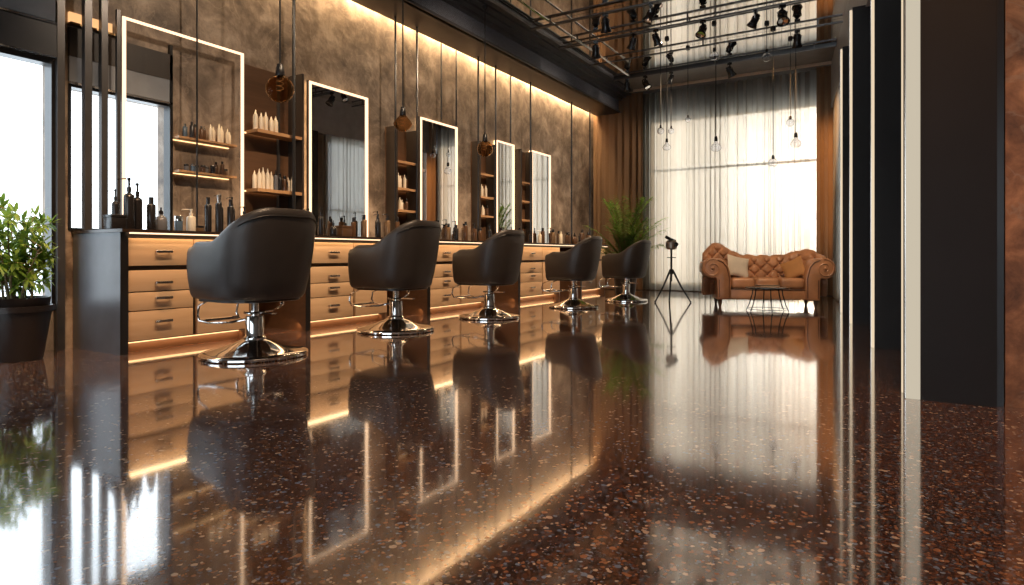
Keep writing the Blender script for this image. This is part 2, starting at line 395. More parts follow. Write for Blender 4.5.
# dark pillars with metal edge trim, its sheen put in as emission
PIL = [(.12, 3.48, .285), (-.10, 5.25, .39), (-.32, 6.96, .36), (-.48, 8.22, .3)]
PL = ['widest, nearest the terrazzo edge of the room', 'second from the camera', 'third', 'fourth']
for i, (x, y, w) in enumerate(PIL):
    mb = MB(); mb.box((x, y, 0), (x + w, y + .22, H if i < 2 else 3.12)); struct('pillar', mb, M['pillar'])
    o = mb = MB(); mb.box((x + w, y + .03, 0), (x + w + .028, y + .2, 3.11)); struct('pillar_shadow_joint', mb, M['black'])
EL = [('wide cream metal trim with painted sheen on the edge of the nearest black pillar', .058), ('thin bright metal trim with painted sheen on the edge of the second black pillar', .020),
      ('thin metal trim with painted sheen on the edge of the third black pillar', .022), ('thin metal trim with painted sheen on the edge of the farthest black pillar', .020)]
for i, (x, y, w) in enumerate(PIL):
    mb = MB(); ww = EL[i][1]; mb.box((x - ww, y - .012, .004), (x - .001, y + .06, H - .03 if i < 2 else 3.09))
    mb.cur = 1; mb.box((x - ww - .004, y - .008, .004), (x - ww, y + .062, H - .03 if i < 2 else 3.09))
    tag(mb.build('painted_sheen_trim', [M['edge'] if i == 0 else M['edge2'], M['handle']]), EL[i][0], 'light strip', 'metal trims with painted sheen on the pillar edges')
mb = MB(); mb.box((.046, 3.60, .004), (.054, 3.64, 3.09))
tag(mb.build('painted_sheen_trim', [M['edge2']]), 'very thin metal trim with painted sheen just behind the nearest black pillar', 'light strip', 'metal trims with painted sheen on the pillar edges')

# windows
def window(name, axis, a0, a1, z0, z1, p, mull_a, mull_z, fw=.05, dep=.08, mat=None, xf=None):
    mat = mat or M['black']
    mb = MB()
    def bx(a, b, c, d, t0=-dep / 2, t1=dep / 2):
        if axis == 'x': mb.box((p + t0, a, c), (p + t1, b, d), xf)
        else: mb.box((a, p + t0, c), (b, p + t1, d), xf)
    bx(a0, a0 + fw, z0, z1); bx(a1 - fw, a1, z0, z1); bx(a0 + fw, a1 - fw, z0, z0 + fw); bx(a0 + fw, a1 - fw, z1 - fw, z1)
    for a in mull_a: bx(a - .02, a + .02, z0 + fw, z1 - fw, -dep / 3, dep / 3)
    for z in mull_z: bx(a0 + fw, a1 - fw, z - .02, z + .02, -dep / 3.2, dep / 3.2)
    fr = struct(name, mb, mat)
    mb = MB()
    if axis == 'x': mb.box((p - .004, a0 + fw, z0 + fw), (p + .004, a1 - fw, z1 - fw), xf)
    else: mb.box((a0 + fw, p - .004, z0 + fw), (a1 - fw, p + .004, z1 - fw), xf)
    mb.build('window_pane', M['pane'], fr)
    return fr
window('window_1', 'x', W1[0], W1[1], W1[2], W1[3], XW - .03, [.2], [], .03, .10)
window('window_2', 'x', W2[0], W2[1], W2[2], W2[3], XW - .03, [], [], .02, .08)
window('window_3', 'y', WF[0], WF[1], WF[2], WF[3], YF + .08, [], [2.32], .05, .1)
window('window_4', 'x', WR[0], WR[1], WR[2], WR[3], .10, [6.5], [1.6], .05, .1, xf=WRX)
window('window_5', 'y', -3.8, 1.2, .3, 2.7, -4.6, [-1.3], [], .06, .1)
# headers above the left windows
mb = MB(); mb.box((XW, -1.7, 2.075), (XW + .10, 2.06, 2.30)); mb.cur = 1; mb.box((XW, -1.7, 2.066), (XW + .105, 2.06, 2.076)); mb.box((XW, -1.7, 2.303), (XW + .11, 2.06, 2.316))
mb.cur = 2; mb.box((XW, -1.7, 2.33), (XW + .08, 2.06, 2.9)); struct('trim_7', mb, [M['cornice'], M['chrome'], M['header']])
mb = MB(); mb.box((XW, 2.17, 2.13), (XW + .03, 2.93, 2.34)); mb.cur = 1; mb.box((XW, 2.17, 1.945), (XW + .025, 2.93, 2.13)); mb.cur = 2; mb.box((XW, 2.17, 1.928), (XW + .03, 2.93, 1.945))
struct('trim_8', mb, [M['gap'], M['header'], M['handle']])
mb = MB(); mb.box((XW + .003, 2.905, .86), (XW + .03, 2.93, 2.42)); struct('trim_9', mb, M['black'])
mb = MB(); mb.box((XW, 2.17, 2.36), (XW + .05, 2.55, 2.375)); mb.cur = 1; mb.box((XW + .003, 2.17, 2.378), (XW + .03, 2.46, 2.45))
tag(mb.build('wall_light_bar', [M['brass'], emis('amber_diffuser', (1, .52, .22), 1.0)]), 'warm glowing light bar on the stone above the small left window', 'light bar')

# sheer curtains
def curtain(name, p0, p1, z0, z1, amp, per, label, seed=1, inward=(0, -1), mat=None):
    rr = random.Random(seed); p0 = Vector(p0); p1 = Vector(p1); ln = (p1 - p0).length; dr = (p1 - p0) / ln
    nrm = Vector((inward[0], inward[1])); n = int(ln / per * 10); mb = MB(); ph = 0; cols = []
    for i in range(n + 1):
        s = ln * i / n; ph += 2 * PI / 10 * (1 + .35 * math.sin(s * 5.1 + seed) + .2 * math.sin(s * 13.7))
        cols.append((s, ph, amp * (.75 + .35 * math.sin(s * 3.3 + 2 * seed))))
    zs = [z0, z0 + .3 * (z1 - z0), z0 + .7 * (z1 - z0), z1]
    rows = []
    for k, z in enumerate(zs):
        f = (1.15, 1.0, .9, .7)[k]
        row = []
        for s, ph, a in cols:
            off = a * f * math.sin(ph + .1 * math.sin(3 * s + k)); sl = s + .25 * per * math.sin(2 * ph) * .5
            q = p0 + dr * sl + nrm * off; row.append(Vector((q.x, q.y, z)))
        rows.append(row)
    mb.loft(rows, False, False)
    return tag(mb.build(name, mat or M['sheer']), label, 'curtain')
curtain('sheer_curtain', (-4.20, 11.60), (-.99, 11.60), .015, 3.80, .080, .120, 'floor-length sheer ivory curtain glowing over the big end window', 1)
curtain('brown_drape', (-5.08, 11.45), (-4.06, 11.45), .015, 3.80, .045, .12, 'brown drape at the mirror-wall end of the curtained window', 2, mat=M['drape'])
curtain('brown_drape', (-1.06, 11.45), (-.76, 11.45), .015, 3.80, .045, .11, 'brown drape at the pillar end of the curtained window', 3, mat=M['drape'])
wv = lambda y: (WRX @ Vector((-.10, y, 0)))
a, b = wv(5.15), wv(7.75); curtain('side_curtain', (a.x, a.y), (b.x, b.y), .02, 3.10, .03, .12, 'sheer curtain on the side window seen in the second lit mirror', 4, (-1, 0))

# ------------------------------------------------------------------ counter run
YC0, YC1 = 2.20, 10.6
mb = MB(); mb.box((XW + .01, YC0 - .01, .836), (-4.405, YC1, .858)); wt = mb.build('worktop', M['worktop'])
tag(wt, 'long dark worktop running under all the lit mirrors', 'worktop')
mb = MB(); mb.box((-4.44, YC0 + .0535, .826), (-4.41, YC1 - .02, .835)); mb.build('under_edge_light', M['led'], wt)
mb = MB(); mb.box((-4.62, YC0 + .0535, .802), (-4.475, YC1 - .005, .825)); mb.build('front_rail', M['gap'], wt)

def pull(parent, y, z, l=.10):
    mb = MB(); x = -4.447
    mb.rbox((x - .001 + .026, y - l / 2, z - .006), (x + .038, y + l / 2, z + .006), .004)
    for dy in (-l / 2 + .012, l / 2 - .012): mb.box((x - .012, y + dy - .004, z - .004), (x + .028, y + dy + .004, z + .004))
    mb.build('handle', M['handle'], parent)
UN = [(2.20, .47, 1.00), (3.76, .53, 1.06), (5.46, .58, 1.25), (7.46, .66, 1.30), (9.50, .60, 1.08)]
ULAB = ['tan drawer unit with grey end panel at the left end of the counter', 'tan drawer unit behind the gap between the first and second chairs',
        'tan drawer unit just right of the second chair', 'tan drawer unit just right of the third chair', 'last tan drawer unit at the far end of the counter']
for i, (y0, wd, wt_) in enumerate(UN):
    u = empty('drawer_cabinet', (-4.8, y0, 0), ULAB[i], 'cabinet', 'drawer cabinets under the worktop'); inv = Vector((-4.8, y0, 0))
    def off(m):
        m.v = [p - inv for p in m.v]; return m
    y1 = y0 + wt_
    mb = MB(); mb.box((XW + .02, y0 + .045, .075), (-4.50, y1 - .03, .801)); off(mb).build('carcass', M['gap'], u)
    mb = MB(); mb.box((XW + .01, y0, 0), (-4.452, y0 + .045, .835 if i == 0 else .801)); pn = off(mb).build('end_panel', M['panel'] if i == 0 else M['side'], u)
    mb = MB(); mb.box((-4.500, y0 + .0001, .0), (-4.448, y0 + .052, .834 if i == 0 else .8005)); off(mb).build('front_post', M['black'], u)
    mb = MB(); mb.box((XW + .02, y1 - .03, 0), (-4.46, y1, .801)); off(mb).build('inner_side_panel', M['side'], u)
    mb = MB(); mb.box((XW + .03, y0 + .05, 0), (-4.56, y1 - .03, .0745)); pl = off(mb).build('plinth', M['side'], u)
    mb = MB(); mb.box((-4.62, y0 + .06, .062), (-4.545, y1 - .04, .074)); off(mb).build('plinth_light', M['toeled'], u)
    ya = y0 + .056; yb = y0 + .05 + wd
    for z0, z1, hz in ((.605, .797, .705), (.425, .572, .485), (.292, .418, .375), (.085, .286, .21)):
        mb = MB(); mb.rbox((-4.50, ya, z0), (-4.458, yb, z1), .004, seg=2); d = off(mb).build('drawer', M['drawer'], u)
        pull_mb_parent = d
        mb = MB(); x = -4.458; yc = (ya + yb) / 2 + .0; l = .12
        mb.rbox((x + .022, yc - l / 2, hz - .010), (x + .038, yc + l / 2, hz + .010), .004)
        for dy in (-l / 2 + .012, l / 2 - .012): mb.box((x - .001, yc + dy - .004, hz - .004), (x + .024, yc + dy + .004, hz + .004))
        off(mb).build('handle', M['handle'], d)
    mb = MB(); mb.rbox((-4.50, yb + .008, .605), (-4.458, y1 - .006, .797), .004, seg=2); off(mb).build('top_panel', M['drawer'], u)
    mb = MB(); mb.rbox((-4.50, yb + .035, .085), (-4.458, y1 - .006, .572), .004, seg=2); dr = off(mb).build('door', M['drawer'], u)
    mb = MB(); mb.rbox((-4.437, y1 - .08, .36), (-4.425, y1 - .068, .48), .004)
    for dz in (.37, .466): mb.box((-4.459, y1 - .078, dz), (-4.43, y1 - .07, dz + .008))
    off(mb).build('handle', M['handle'], dr)

# ------------------------------------------------------------------ lit mirrors
def lit_frame(y0, y1, zt, xg, label, glass, bw=.026):
    o = empty('lit_mirror', (xg, (y0 + y1) / 2, .86), label, 'mirror', 'LED mirrors over the worktop'); c = Vector((xg, (y0 + y1) / 2, .86)); z0 = .862
    def B(name, boxes, mat):
        mb = MB()
        for a, b in boxes: mb.box(a, b)
        mb.v = [p - c for p in mb.v]; return mb.build(name, mat, o)
    B('led_strip', [((xg, y0, z0), (xg + .012, y0 + bw, zt)), ((xg, y1 - bw, z0), (xg + .012, y1, zt)), ((xg, y0 + bw, zt - bw * .8), (xg + .012, y1 - bw, zt)), ((xg, y0 + bw, z0), (xg + .012, y1 - bw, z0 + bw * .5))], M['led'])
    B('frame', [((xg - .03, y0 - .005, z0 - .002), (xg + .004, y0 - .0005, zt + .006)), ((xg - .03, y1 + .0005, z0 - .002), (xg + .004, y1 + .005, zt + .006)), ((xg - .03, y0, zt + .0005), (xg + .004, y1, zt + .006))], M['rod'])
    e = .032; xa = xg - .055 if glass == 'clear' else XW + .003; xb = xg - .032; xg > -5.0 or B('back_light', [((xa, y0 + e, z0), (xb, y0 + e + .008, zt)), ((xa, y1 - e - .008, z0), (xb, y1 - e, zt)), ((xa, y0 + e, zt - e - .008), (xb, y1 - e, zt - e))], M['backled'])
    if glass == 'mirror':
        B('mirror_glass', [((xg - .03, y0 + .0005, z0), (xg - .001, y1 - .0005, zt))], M['mirror'])
    else:
        B('glass_panel', [((xg - .006, y0 + bw, z0 + .02), (xg + .002, y1 - bw, zt - bw))], M['panel_glass'])
    return o
MIR = [(2.47, 3.50, 2.49), (4.31, 5.14, 2.455), (6.06, 6.84, 2.42), (7.83, 8.34, 2.41), (8.90, 9.56, 2.41)]
lit_frame(*MIR[0], -4.97, 'largest lit mirror, beside the left window, with bottle shelves showing in it', 'clear', .024)
lit_frame(*MIR[1], -5.055, 'second lit mirror from the left window, between two shelf towers', 'mirror')
lit_frame(*MIR[2], -5.055, 'third lit mirror from the left window, filled with curtain reflection', 'mirror')
lit_frame(*MIR[3], -5.055, 'narrow fourth lit mirror, just above the third chair', 'mirror', .026)
lit_frame(*MIR[4], -5.055, 'last lit mirror, nearest the curtained end wall', 'mirror', .026)

# ------------------------------------------------------------------ bottles
def bottle_proto(kind, r, h, mat, capmat):
    """returns (root Empty, with parts)"""
    o = bpy.data.objects.new(kind, None); COL.objects.link(o); o.empty_display_size = .03
    if kind == 'pump_bottle':
        mb = MB(); mb.lathe([(0, 0), (r * .95, 0), (r, .004), (r, h * .62), (r * .9, h * .67), (r * .35, h * .71), (r * .35, h * .74), (0, h * .74)], n=16); mb.build('bottle_body', mat, o)
        mb = MB(); mb.lathe([(0, h * .735), (r * .42, h * .735), (r * .42, h * .82), (r * .2, h * .83), (r * .2, h * .94), (r * .3, h * .95), (r * .3, h), (0, h)], n=12)
        mb.tube([(0, 0, h * .972), (0, -r * .9, h * .975), (0, -r * 1.9, h * .96), (0, -r * 2.0, h * .93)], r * .13, 6); mb.build('pump', capmat, o)
    elif kind == 'nozzle_bottle':
        mb = MB(); mb.lathe([(0, 0), (r * .95, 0), (r, .004), (r, h * .66), (r * .85, h * .72), (0, h * .72)], n=14); mb.build('bottle_body', mat, o)
        mb = MB(); mb.lathe([(r * .8, h * .715), (r * .8, h * .76), (r * .45, h * .8), (r * .16, h * .98), (0, h)], n=12); mb.build('nozzle_cap', capmat, o)
    elif kind == 'round_bottle':
        mb = MB(); mb.lathe([(0, 0), (r * .9, 0), (r, .006), (r, h * .45), (r * .8, h * .6), (r * .3, h * .68), (r * .3, h * .74), (0, h * .74)], n=16); mb.build('bottle_body', mat, o)
        mb = MB(); mb.lathe([(0, h * .735), (r * .38, h * .735), (r * .38, h * .85), (r * .15, h * .87), (r * .15, h), (0, h)], n=12); mb.build('bottle_cap', capmat, o)
    elif kind == 'jar':
        mb = MB(); mb.lathe([(0, 0), (r * .95, 0), (r, .004), (r, h * .7), (0, h * .7)], n=14); mb.build('jar_body', mat, o)
        mb = MB(); mb.lathe([(0, h * .702), (r * 1.04, h * .702), (r * 1.04, h * .98), (r, h), (0, h)], n=14); mb.build('lid', capmat, o)
    else:
        mb = MB(); mb.lathe([(0, 0), (r * .95, 0), (r, .004), (r, h * .76), (r * .85, h * .79), (0, h * .79)], n=16); mb.build('bottle_body', mat, o)
        mb = MB(); mb.lathe([(0, h * .787), (r * .55, h * .787), (r * .55, h * .98), (r * .5, h), (0, h)], n=12); mb.build('bottle_cap', capmat, o)
    return o
PROTO = {}
NAMES = {'p': 'pump_bottle', 'n': 'nozzle_bottle', 'r': 'round_bottle', 'j': 'jar', 'c': 'capped_bottle'}
WORD = {'p': 'pump bottle', 'n': 'pointed-nozzle bottle', 'r': 'round bottle', 'j': 'small lidded jar', 'c': 'capped bottle'}
CW = {'k': ('black', 'black_plastic', 'black_plastic'), 'w': ('cream', 'cream', 'cream'), 'b': ('brown', 'brown_plastic', 'black_plastic'), 'g': ('grey', 'grey_plastic', 'black_plastic'),
      'z': ('bronze', 'bronze_plastic', 'black_plastic'), 'u': ('blue-grey', 'blue_plastic', 'chrome'), 's': ('silver-topped black', 'black_plastic', 'handle')}
def put_bottle(code, x, y, z, h, r, label, group):
    key = (code, round(r, 4), round(h, 3))
    k, c = code[0], code[1]
    if key not in PROTO:
        o = bottle_proto(NAMES[k], r, h, M[CW[c][1]], M[CW[c][2]]); PROTO[key] = o
    else: o = copy_tree(PROTO[key])
    o.location = (x, y, z); o.rotation_euler.z = R.uniform(-.6, .6)
    tag(o, label, 'jar' if k == 'j' else 'bottle', group)
    return o
def row(items, x, z, where, group, jx=.04):
    items = sorted(items, key=lambda a: a[1])
    for i, (code, y, h, r) in enumerate(items):
        lab = '%s %s, %s from the left %s' % (CW[code[1]][0], WORD[code[0]], ORD[i], where)
        put_bottle(code, x + (jx * (1 if i % 2 else -1)), y, z, h, r, lab, group)
ZT = .859
# near group by the window (free-standing positions along the worktop)
row([('pk', 2.35, .30, .024), ('pk', 2.425, .39, .036), ('pk', 2.505, .36, .033), ('ck', 2.585, .26, .031), ('rg', 2.68, .19, .045)], -4.80, ZT, 'by the left window', 'bottles by the left window', .02)
row([('ju', 2.82, .13, .030), ('pw', 2.90, .19, .034), ('jz', 2.99, .06, .035)], -4.80, ZT, 'in the small trio under the largest mirror', 'small containers under the largest mirror', .02)
row([('ck', 3.075, .30, .027), ('cs', 3.13, .32, .025), ('ps', 3.185, .33, .025), ('ck', 3.24, .29, .027), ('pk', 3.295, .32, .024), ('pb', 3.37, .24, .032)], -4.80, ZT,
    'in the cluster by the first chair', 'black bottles left of the first chair', .03)
row([('ck', 4.00, .20, .025), ('pk', 4.09, .27, .026), ('cb', 4.16, .24, .028), ('pk', 4.24, .29, .024), ('cz', 4.31, .20, .027), ('rk', 4.40, .17, .034)], -4.84, ZT, 'on the worktop just right of the first chair', 'bottles right of the first chair', .04)
row([('cb', 4.76, .22, .026), ('cz', 4.83, .25, .026), ('cb', 4.91, .24, .03), ('pk', 5.04, .27, .028), ('pk', 5.12, .31, .026), ('cz', 5.19, .26, .028), ('pb', 5.27, .29, .03), ('cb', 5.35, .25, .026)], -4.84, ZT,
    'in the cluster under the second lit mirror', 'bottles under the second lit mirror', .045)
row([('rk', 5.46, .19, .028), ('cb', 5.54, .17, .028), ('pk', 5.62, .21, .024), ('cb', 5.70, .16, .026), ('rb', 5.78, .15, .028)], -4.84, ZT, 'in front of the narrow shelf tower', 'small bottles before the second shelf tower', .04)
row([('pb', 6.22, .26, .03), ('cz', 6.30, .22, .03), ('pb', 6.38, .28, .028), ('ck', 6.47, .21, .026), ('pk', 6.58, .27, .03), ('cb', 6.67, .26, .03), ('cz', 6.77, .24, .032), ('pb', 6.88, .25, .03), ('rb', 6.98, .18, .03)], -4.84, ZT,
    'in the cluster under the third lit mirror', 'bottles under the third lit mirror', .05)
row([('cb', 7.15, .20, .03), ('pk', 7.26, .25, .03), ('rb', 7.38, .19, .035), ('cb', 7.55, .22, .03)], -4.84, ZT, 'before the third shelf tower', 'bottles before the third shelf tower', .04)
row([('pb', 8.00, .24, .03), ('cz', 8.12, .21, .03), ('cb', 8.24, .24, .03), ('pk', 8.40, .20, .03), ('cb', 8.56, .17, .03), ('pw', 8.70, .22, .03)], -4.84, ZT, 'in the cluster near the fourth lit mirror', 'bottles near the fourth lit mirror', .05)
row([('cb', 9.00, .27, .035), ('cz', 9.14, .25, .035), ('pb', 9.28, .28, .035), ('cw', 9.42, .22, .03), ('cb', 9.58, .24, .035), ('pb', 9.74, .22, .03), ('cb', 9.90, .22, .035)], -4.84, ZT, 'in the cluster under the last lit mirror', 'bottles under the last lit mirror', .06)
row([('rb', 10.10, .22, .05), ('cb', 10.22, .28, .04), ('ck', 10.34, .22, .035), ('cb', 10.48, .24, .04)], -4.80, ZT, 'at the far end of the worktop', 'bottles at the far end of the worktop', .05)
# boxes on the worktop
def box_thing(x, y, sx, sy, h, label, mat='black_plastic'):
    o = empty('storage_box', (x, y, ZT), label, 'box')
    mb = MB(); mb.rbox((-sx / 2, -sy / 2, 0), (sx / 2, sy / 2, h * .8), .004, seg=2); mb.build('box_body', M[mat], o)
    mb = MB(); mb.rbox((-sx / 2 - .003, -sy / 2 - .003, h * .802), (sx / 2 + .003, sy / 2 + .003, h), .004, seg=2); mb.build('box_lid', M[mat], o)
box_thing(-4.66, 2.27, .11, .10, .105, 'small black box on the corner of the worktop by the left window')
box_thing(-4.74, 3.49, .12, .11, .115, 'dark brown box on the worktop behind the first chair', 'brown_plastic')
box_thing(-4.78, 4.52, .11, .13, .12, 'brown box under the left edge of the second lit mirror', 'brown_plastic')

# ------------------------------------------------------------------ shelves
def shelf_board(y0, y1, z, dep, label, glow=True, x0=XW):
    o = empty('wall_shelf', (x0, (y0 + y1) / 2, z), label, 'shelf', 'glowing wooden shelves in the largest mirror'); w = (y1 - y0) / 2
    mb = MB(); mb.box((.001, -w, -.018), (dep, w, 0)); mb.build('board', M['shelfwood'], o)
    mb = MB(); mb.box((.004, -w + .01, -.026), (.016, w - .01, -.0185)); mb.build('under_light', M['ledsoft'], o)
shelf_board(2.93, 3.46, 1.665, .12, 'upper glowing wooden shelf showing in the largest lit mirror')
shelf_board(2.93, 3.46, 1.385, .12, 'lower glowing wooden shelf showing in the largest lit mirror')
row([('cu', 3.02, .12, .018), ('ck', 3.065, .14, .018), ('cb', 3.11, .13, .017), ('cb', 3.15, .12, .017), ('nb', 3.19, .13, .016), ('nw', 3.235, .15, .016), ('nw', 3.275, .14, .016), ('nw', 3.315, .17, .016), ('nw', 3.355, .16, .016), ('nw', 3.395, .14, .016), ('nw', 3.43, .12, .014)],
    XW + .065, 1.666, 'on the upper shelf of the largest mirror', 'bottles on the upper shelf of the largest mirror', .012)
row([('jg', 3.03, .06, .019), ('ju', 3.075, .065, .019), ('jg', 3.12, .06, .019), ('jb', 3.165, .065, .019), ('jg', 3.21, .06, .019), ('jk', 3.255, .075, .019), ('cb', 3.30, .11, .017), ('cb', 3.345, .12, .017), ('jz', 3.39, .06, .019)],
    XW + .065, 1.386, 'on the lower shelf of the largest mirror', 'jars on the lower shelf of the largest mirror', .012)

def tower(y0, y1, dep, zt, zs, label, both, gap=0.0):
    o = empty('shelf_tower', (XW, (y0 + y1) / 2, .86), label, 'shelf unit', 'shelf towers between the mirrors'); c = Vector((XW, (y0 + y1) / 2, .86))
    def B(name, boxes, mat):
        mb = MB()
        for a, b in boxes: mb.box(a, b)
        mb.v = [p - c for p in mb.v]; return mb.build(name, mat, o)
    B('back_panel', [((XW + .001, y0, .862), (XW + .015, y1, zt))], M['side'])
    B('upright', [((XW + .016, y1 - .022, .862), (XW + dep, y1, zt))], M['gap'])
    if both: B('upright', [((XW + .016, y0, .862), (XW + dep, y0 + .02, zt))], M['gap'])
    else: B('corner_post', [((XW + .016, y1 - .16, .862), (XW + .05, y1 - .145, zt))], M['rod'])
    ya = y0 + (.0205 if both else .002); yb = y1 - .0225
    for z in zs:
        s = B('shelf', [((XW + .051, ya, z - .03), (XW + dep - .003, yb, z))], M['shelfwood'])
        B('shelf_light', [((XW + .0155, ya, z - .022), (XW + .03, yb - (0 if both else .14), z - .01))], M['ledsoft'])
    return o
tower(3.60, 4.12, .22, 2.45, [1.29, 1.83], 'open wooden shelf tower between the first and second lit mirrors', False)
tower(5.50, 5.88, .18, 2.20, [1.22, 1.48, 1.80], 'narrow shelf tower between the second and third lit mirrors', True)
tower(7.26, 7.64, .16, 2.30, [1.25, 1.52, 1.85], 'narrow shelf tower between the third and fourth lit mirrors', True)
tower(8.44, 8.80, .14, 2.36, [1.25, 1.55, 1.85], 'narrow shelf tower between the last two lit mirrors', True)
row([('nw', 3.645, .19, .023), ('nw', 3.70, .17, .022), ('nw', 3.755, .19, .022), ('nw', 3.81, .16, .022), ('nw', 3.865, .17, .022)], XW + .13, 1.831, 'on the upper shelf of the first tower', 'bottles on the upper shelf of the first tower', .004)
row([('nw', 3.635, .17, .02), ('nw', 3.68, .19, .021), ('nw', 3.725, .21, .02), ('nw', 3.77, .20, .021), ('nw', 3.815, .18, .02), ('ng', 3.86, .2, .022), ('ck', 3.91, .17, .022), ('cb', 3.96, .15, .02), ('nw', 4.005, .15, .019), ('nw', 4.05, .16, .018)],
    XW + .13, 1.291, 'on the lower shelf of the first tower', 'bottles on the lower shelf of the first tower', .004)
for nm, y0, zz in (('second', 5.55, 1.481), ('third', 7.31, 1.521)):
    row([('nw', y0, .16, .02), ('nw', y0 + .055, .18, .02), ('cw', y0 + .11, .15, .02), ('nw', y0 + .165, .17, .02), ('cb', y0 + .22, .15, .02)], XW + .10, zz, 'on the middle shelf of the %s tower' % nm, 'bottles in the %s tower' % nm, .012)
    row([('cb', y0 + .02, .13, .02), ('nw', y0 + .08, .15, .02), ('cw', y0 + .14, .12, .02), ('cb', y0 + .2, .14, .02)], XW + .10, (1.221 if nm == 'second' else 1.251), 'on the lowest shelf of the %s tower' % nm, 'bottles in the %s tower' % nm, .012)

# ------------------------------------------------------------------ rods
def rod(x, y, z0, z1, w, label, sq=False):
    mb = MB()
    if sq: mb.box((x - w, y - w, z0), (x + w, y + w, z1))
    else: mb.tube([(x, y, z0), (x, y, z1)], w * 1.25, 8)
    tag(mb.build('metal_rod' if z0 < 2 else 'hanging_rod', M['rod'] if sq else M['black']), label, 'rod', 'dark metal rods against the mirror wall')
rod(XW + .035, 2.105, 0, 3.454, .024, 'thickest dark post, at the right edge of the left window', True)
rod(-4.98, 2.235, ZT, 3.454, .024, 'square dark post at the left end of the worktop', True)
rod(-4.98, 2.345, ZT, 3.454, .022, 'square dark post between window edge and largest lit mirror', True)
rod(-4.95, 2.432, ZT, 2.52, .013, 'thin bronze post against the left edge of the largest lit mirror', True)
rod(-4.92, 3.035, ZT, 3.454, .006, 'hair-thin black rod crossing the largest lit mirror')
rod(-4.86, 3.965, ZT, 3.454, .013, 'black rod beside the first amber pendant')
rod(-4.92, 5.455, ZT, 3.454, .010, 'black rod on the left side of the narrow second shelf tower')
rod(-4.92, 5.84, ZT, 3.454, .010, 'black rod on the right side of the narrow second shelf tower')
rod(-5.03, 6.46, 2.432, 3.454, .009, 'left black rod dropping to the top of the third lit mirror')
rod(-5.03, 6.79, 2.432, 3.454, .009, 'right black rod dropping to the top of the third lit mirror')
rod(-4.93, 7.17, ZT, 3.454, .011, 'black rod just left of the third amber pendant')
rod(-4.93, 7.62, ZT, 3.454, .010, 'black rod just right of the third amber pendant')
rod(-5.03, 8.20, 2.422, 3.454, .010, 'black rod dropping to the top of the narrow fourth lit mirror')
rod(-4.93, 8.65, ZT, 3.454, .012, 'black rod left of the last lit mirror')
rod(-4.93, 10.15, ZT, 3.454, .012, 'black rod right of the last lit mirror')
rod(-4.93, 10.95, 0.0, 3.454, .012, 'black rod nearest the curtain')

# ------------------------------------------------------------------ pendants
def pendant(x, y, zb, ztop, r, label, group, glass, shape='globe', cr=.007):
    """zb = centre of the bulb"""
    o = empty('pendant_lamp', (x, y, ztop), label, 'pendant lamp', group); dz = zb - ztop
    mb = MB(); mb.tube([(0, 0, 0), (0, 0, dz + r * 1.75)], cr, 6); mb.lathe([(0, -.03), (.03, -.03), (.035, 0), (0, 0)], n=12); mb.build('cord', M['cord'], o)
    mb = MB(); mb.lathe([(0, dz + r * 1.85), (r * .22, dz + r * 1.82), (r * .30, dz + r * 1.5), (r * .34, dz + r * 1.0), (r * .30, dz + r * .86), (0, dz + r * .86)], n=12); mb.build('socket', M['black_plastic'], o)
    if shape == 'globe':
        pr = [(r * .28, r * 1.02), (r * .34, r * .94), (r * .62, r * .78)] + [(r * math.sin(a), r * math.cos(a)) for a in [math.radians(q) for q in (48, 62, 76, 90, 105, 120, 135, 150, 165, 179)]]
    elif shape == 'squat':
        pr = [(r * .28, r * 1.02), (r * .5, r * .75), (r * .8, r * .4), (r * 1.0, r * .1), (r * .95, -r * .15), (r * .6, -r * .55), (r * .3, -r * .75), (.001, -r * .8)]
    else:
        pr = [(r * .28, r * 1.0), (r * .30, r * .7), (r * .55, r * .35), (r * .9, r * .0), (r * 1.0, -r * .35), (r * .85, -r * .75), (r * .45, -r * .98), (.001, -r * 1.04)]
    mb = MB(); mb.lathe([(a, dz + b) for a, b in pr], n=20, caps=False); b = mb.build('bulb', glass, o)
    md = b.modifiers.new('thick', 'SOLIDIFY'); md.thickness = .003
    mb = MB(); pts = [(r * .25 * math.cos(t), r * .25 * math.sin(t), dz + r * .8 - t * r * .055) for t in [i * .8 for i in range(24)]]
    mb.tube(pts, r * .014, 5); mb.build('filament', M['filament'] if glass == M['amber'] else M['handle'], o)
    return o
G1 = 'amber glass pendants over the chairs'
pendant(-4.30, 3.37, 2.05, 3.77, .112, 'largest amber glass globe pendant, nearest the window', G1, M['amber'])
pendant(-4.30, 4.88, 2.03, 3.77, .098, 'amber pendant over the second chair, between second and third mirrors', G1, M['amber'], 'squat')
pendant(-4.30, 6.40, 2.00, 3.77, .100, 'farthest amber pendant, above the third chair', G1, M['amber'], 'globe')
G2 = 'clear bulbs hanging before the curtain'
pendant(-2.91, 9.00, 2.52, 3.818, .050, 'clear bulb at the left of the tight cluster before the curtain', G2, M['clear'], cr=.006)
pendant(-2.77, 8.85, 2.26, 3.818, .060, 'lowest clear bulb in the tight cluster before the curtain', G2, M['clear'], 'drop', cr=.006)
pendant(-2.90, 9.48, 2.60, 3.818, .045, 'highest clear bulb in the tight cluster before the curtain', G2, M['clear'], cr=.006)
pendant(-2.62, 9.41, 2.73, 3.818, .040, 'small clear bulb on a short cord just right of the cluster', G2, M['clear'], cr=.005)
pendant(-2.38, 10.15, 2.42, 3.818, .085, 'big clear teardrop bulb on a long cord, mid curtain', G2, M['clear'], 'drop', cr=.007)
pendant(-1.39, 9.23, 1.96, 3.818, .060, 'lowest clear bulb on the longest cord before the curtain', G2, M['clear'], cr=.005)
pendant(-1.24, 9.78, 2.60, 3.818, .055, 'upper clear bulb of the pair near the right edge of the curtain', G2, M['clear'], cr=.005)
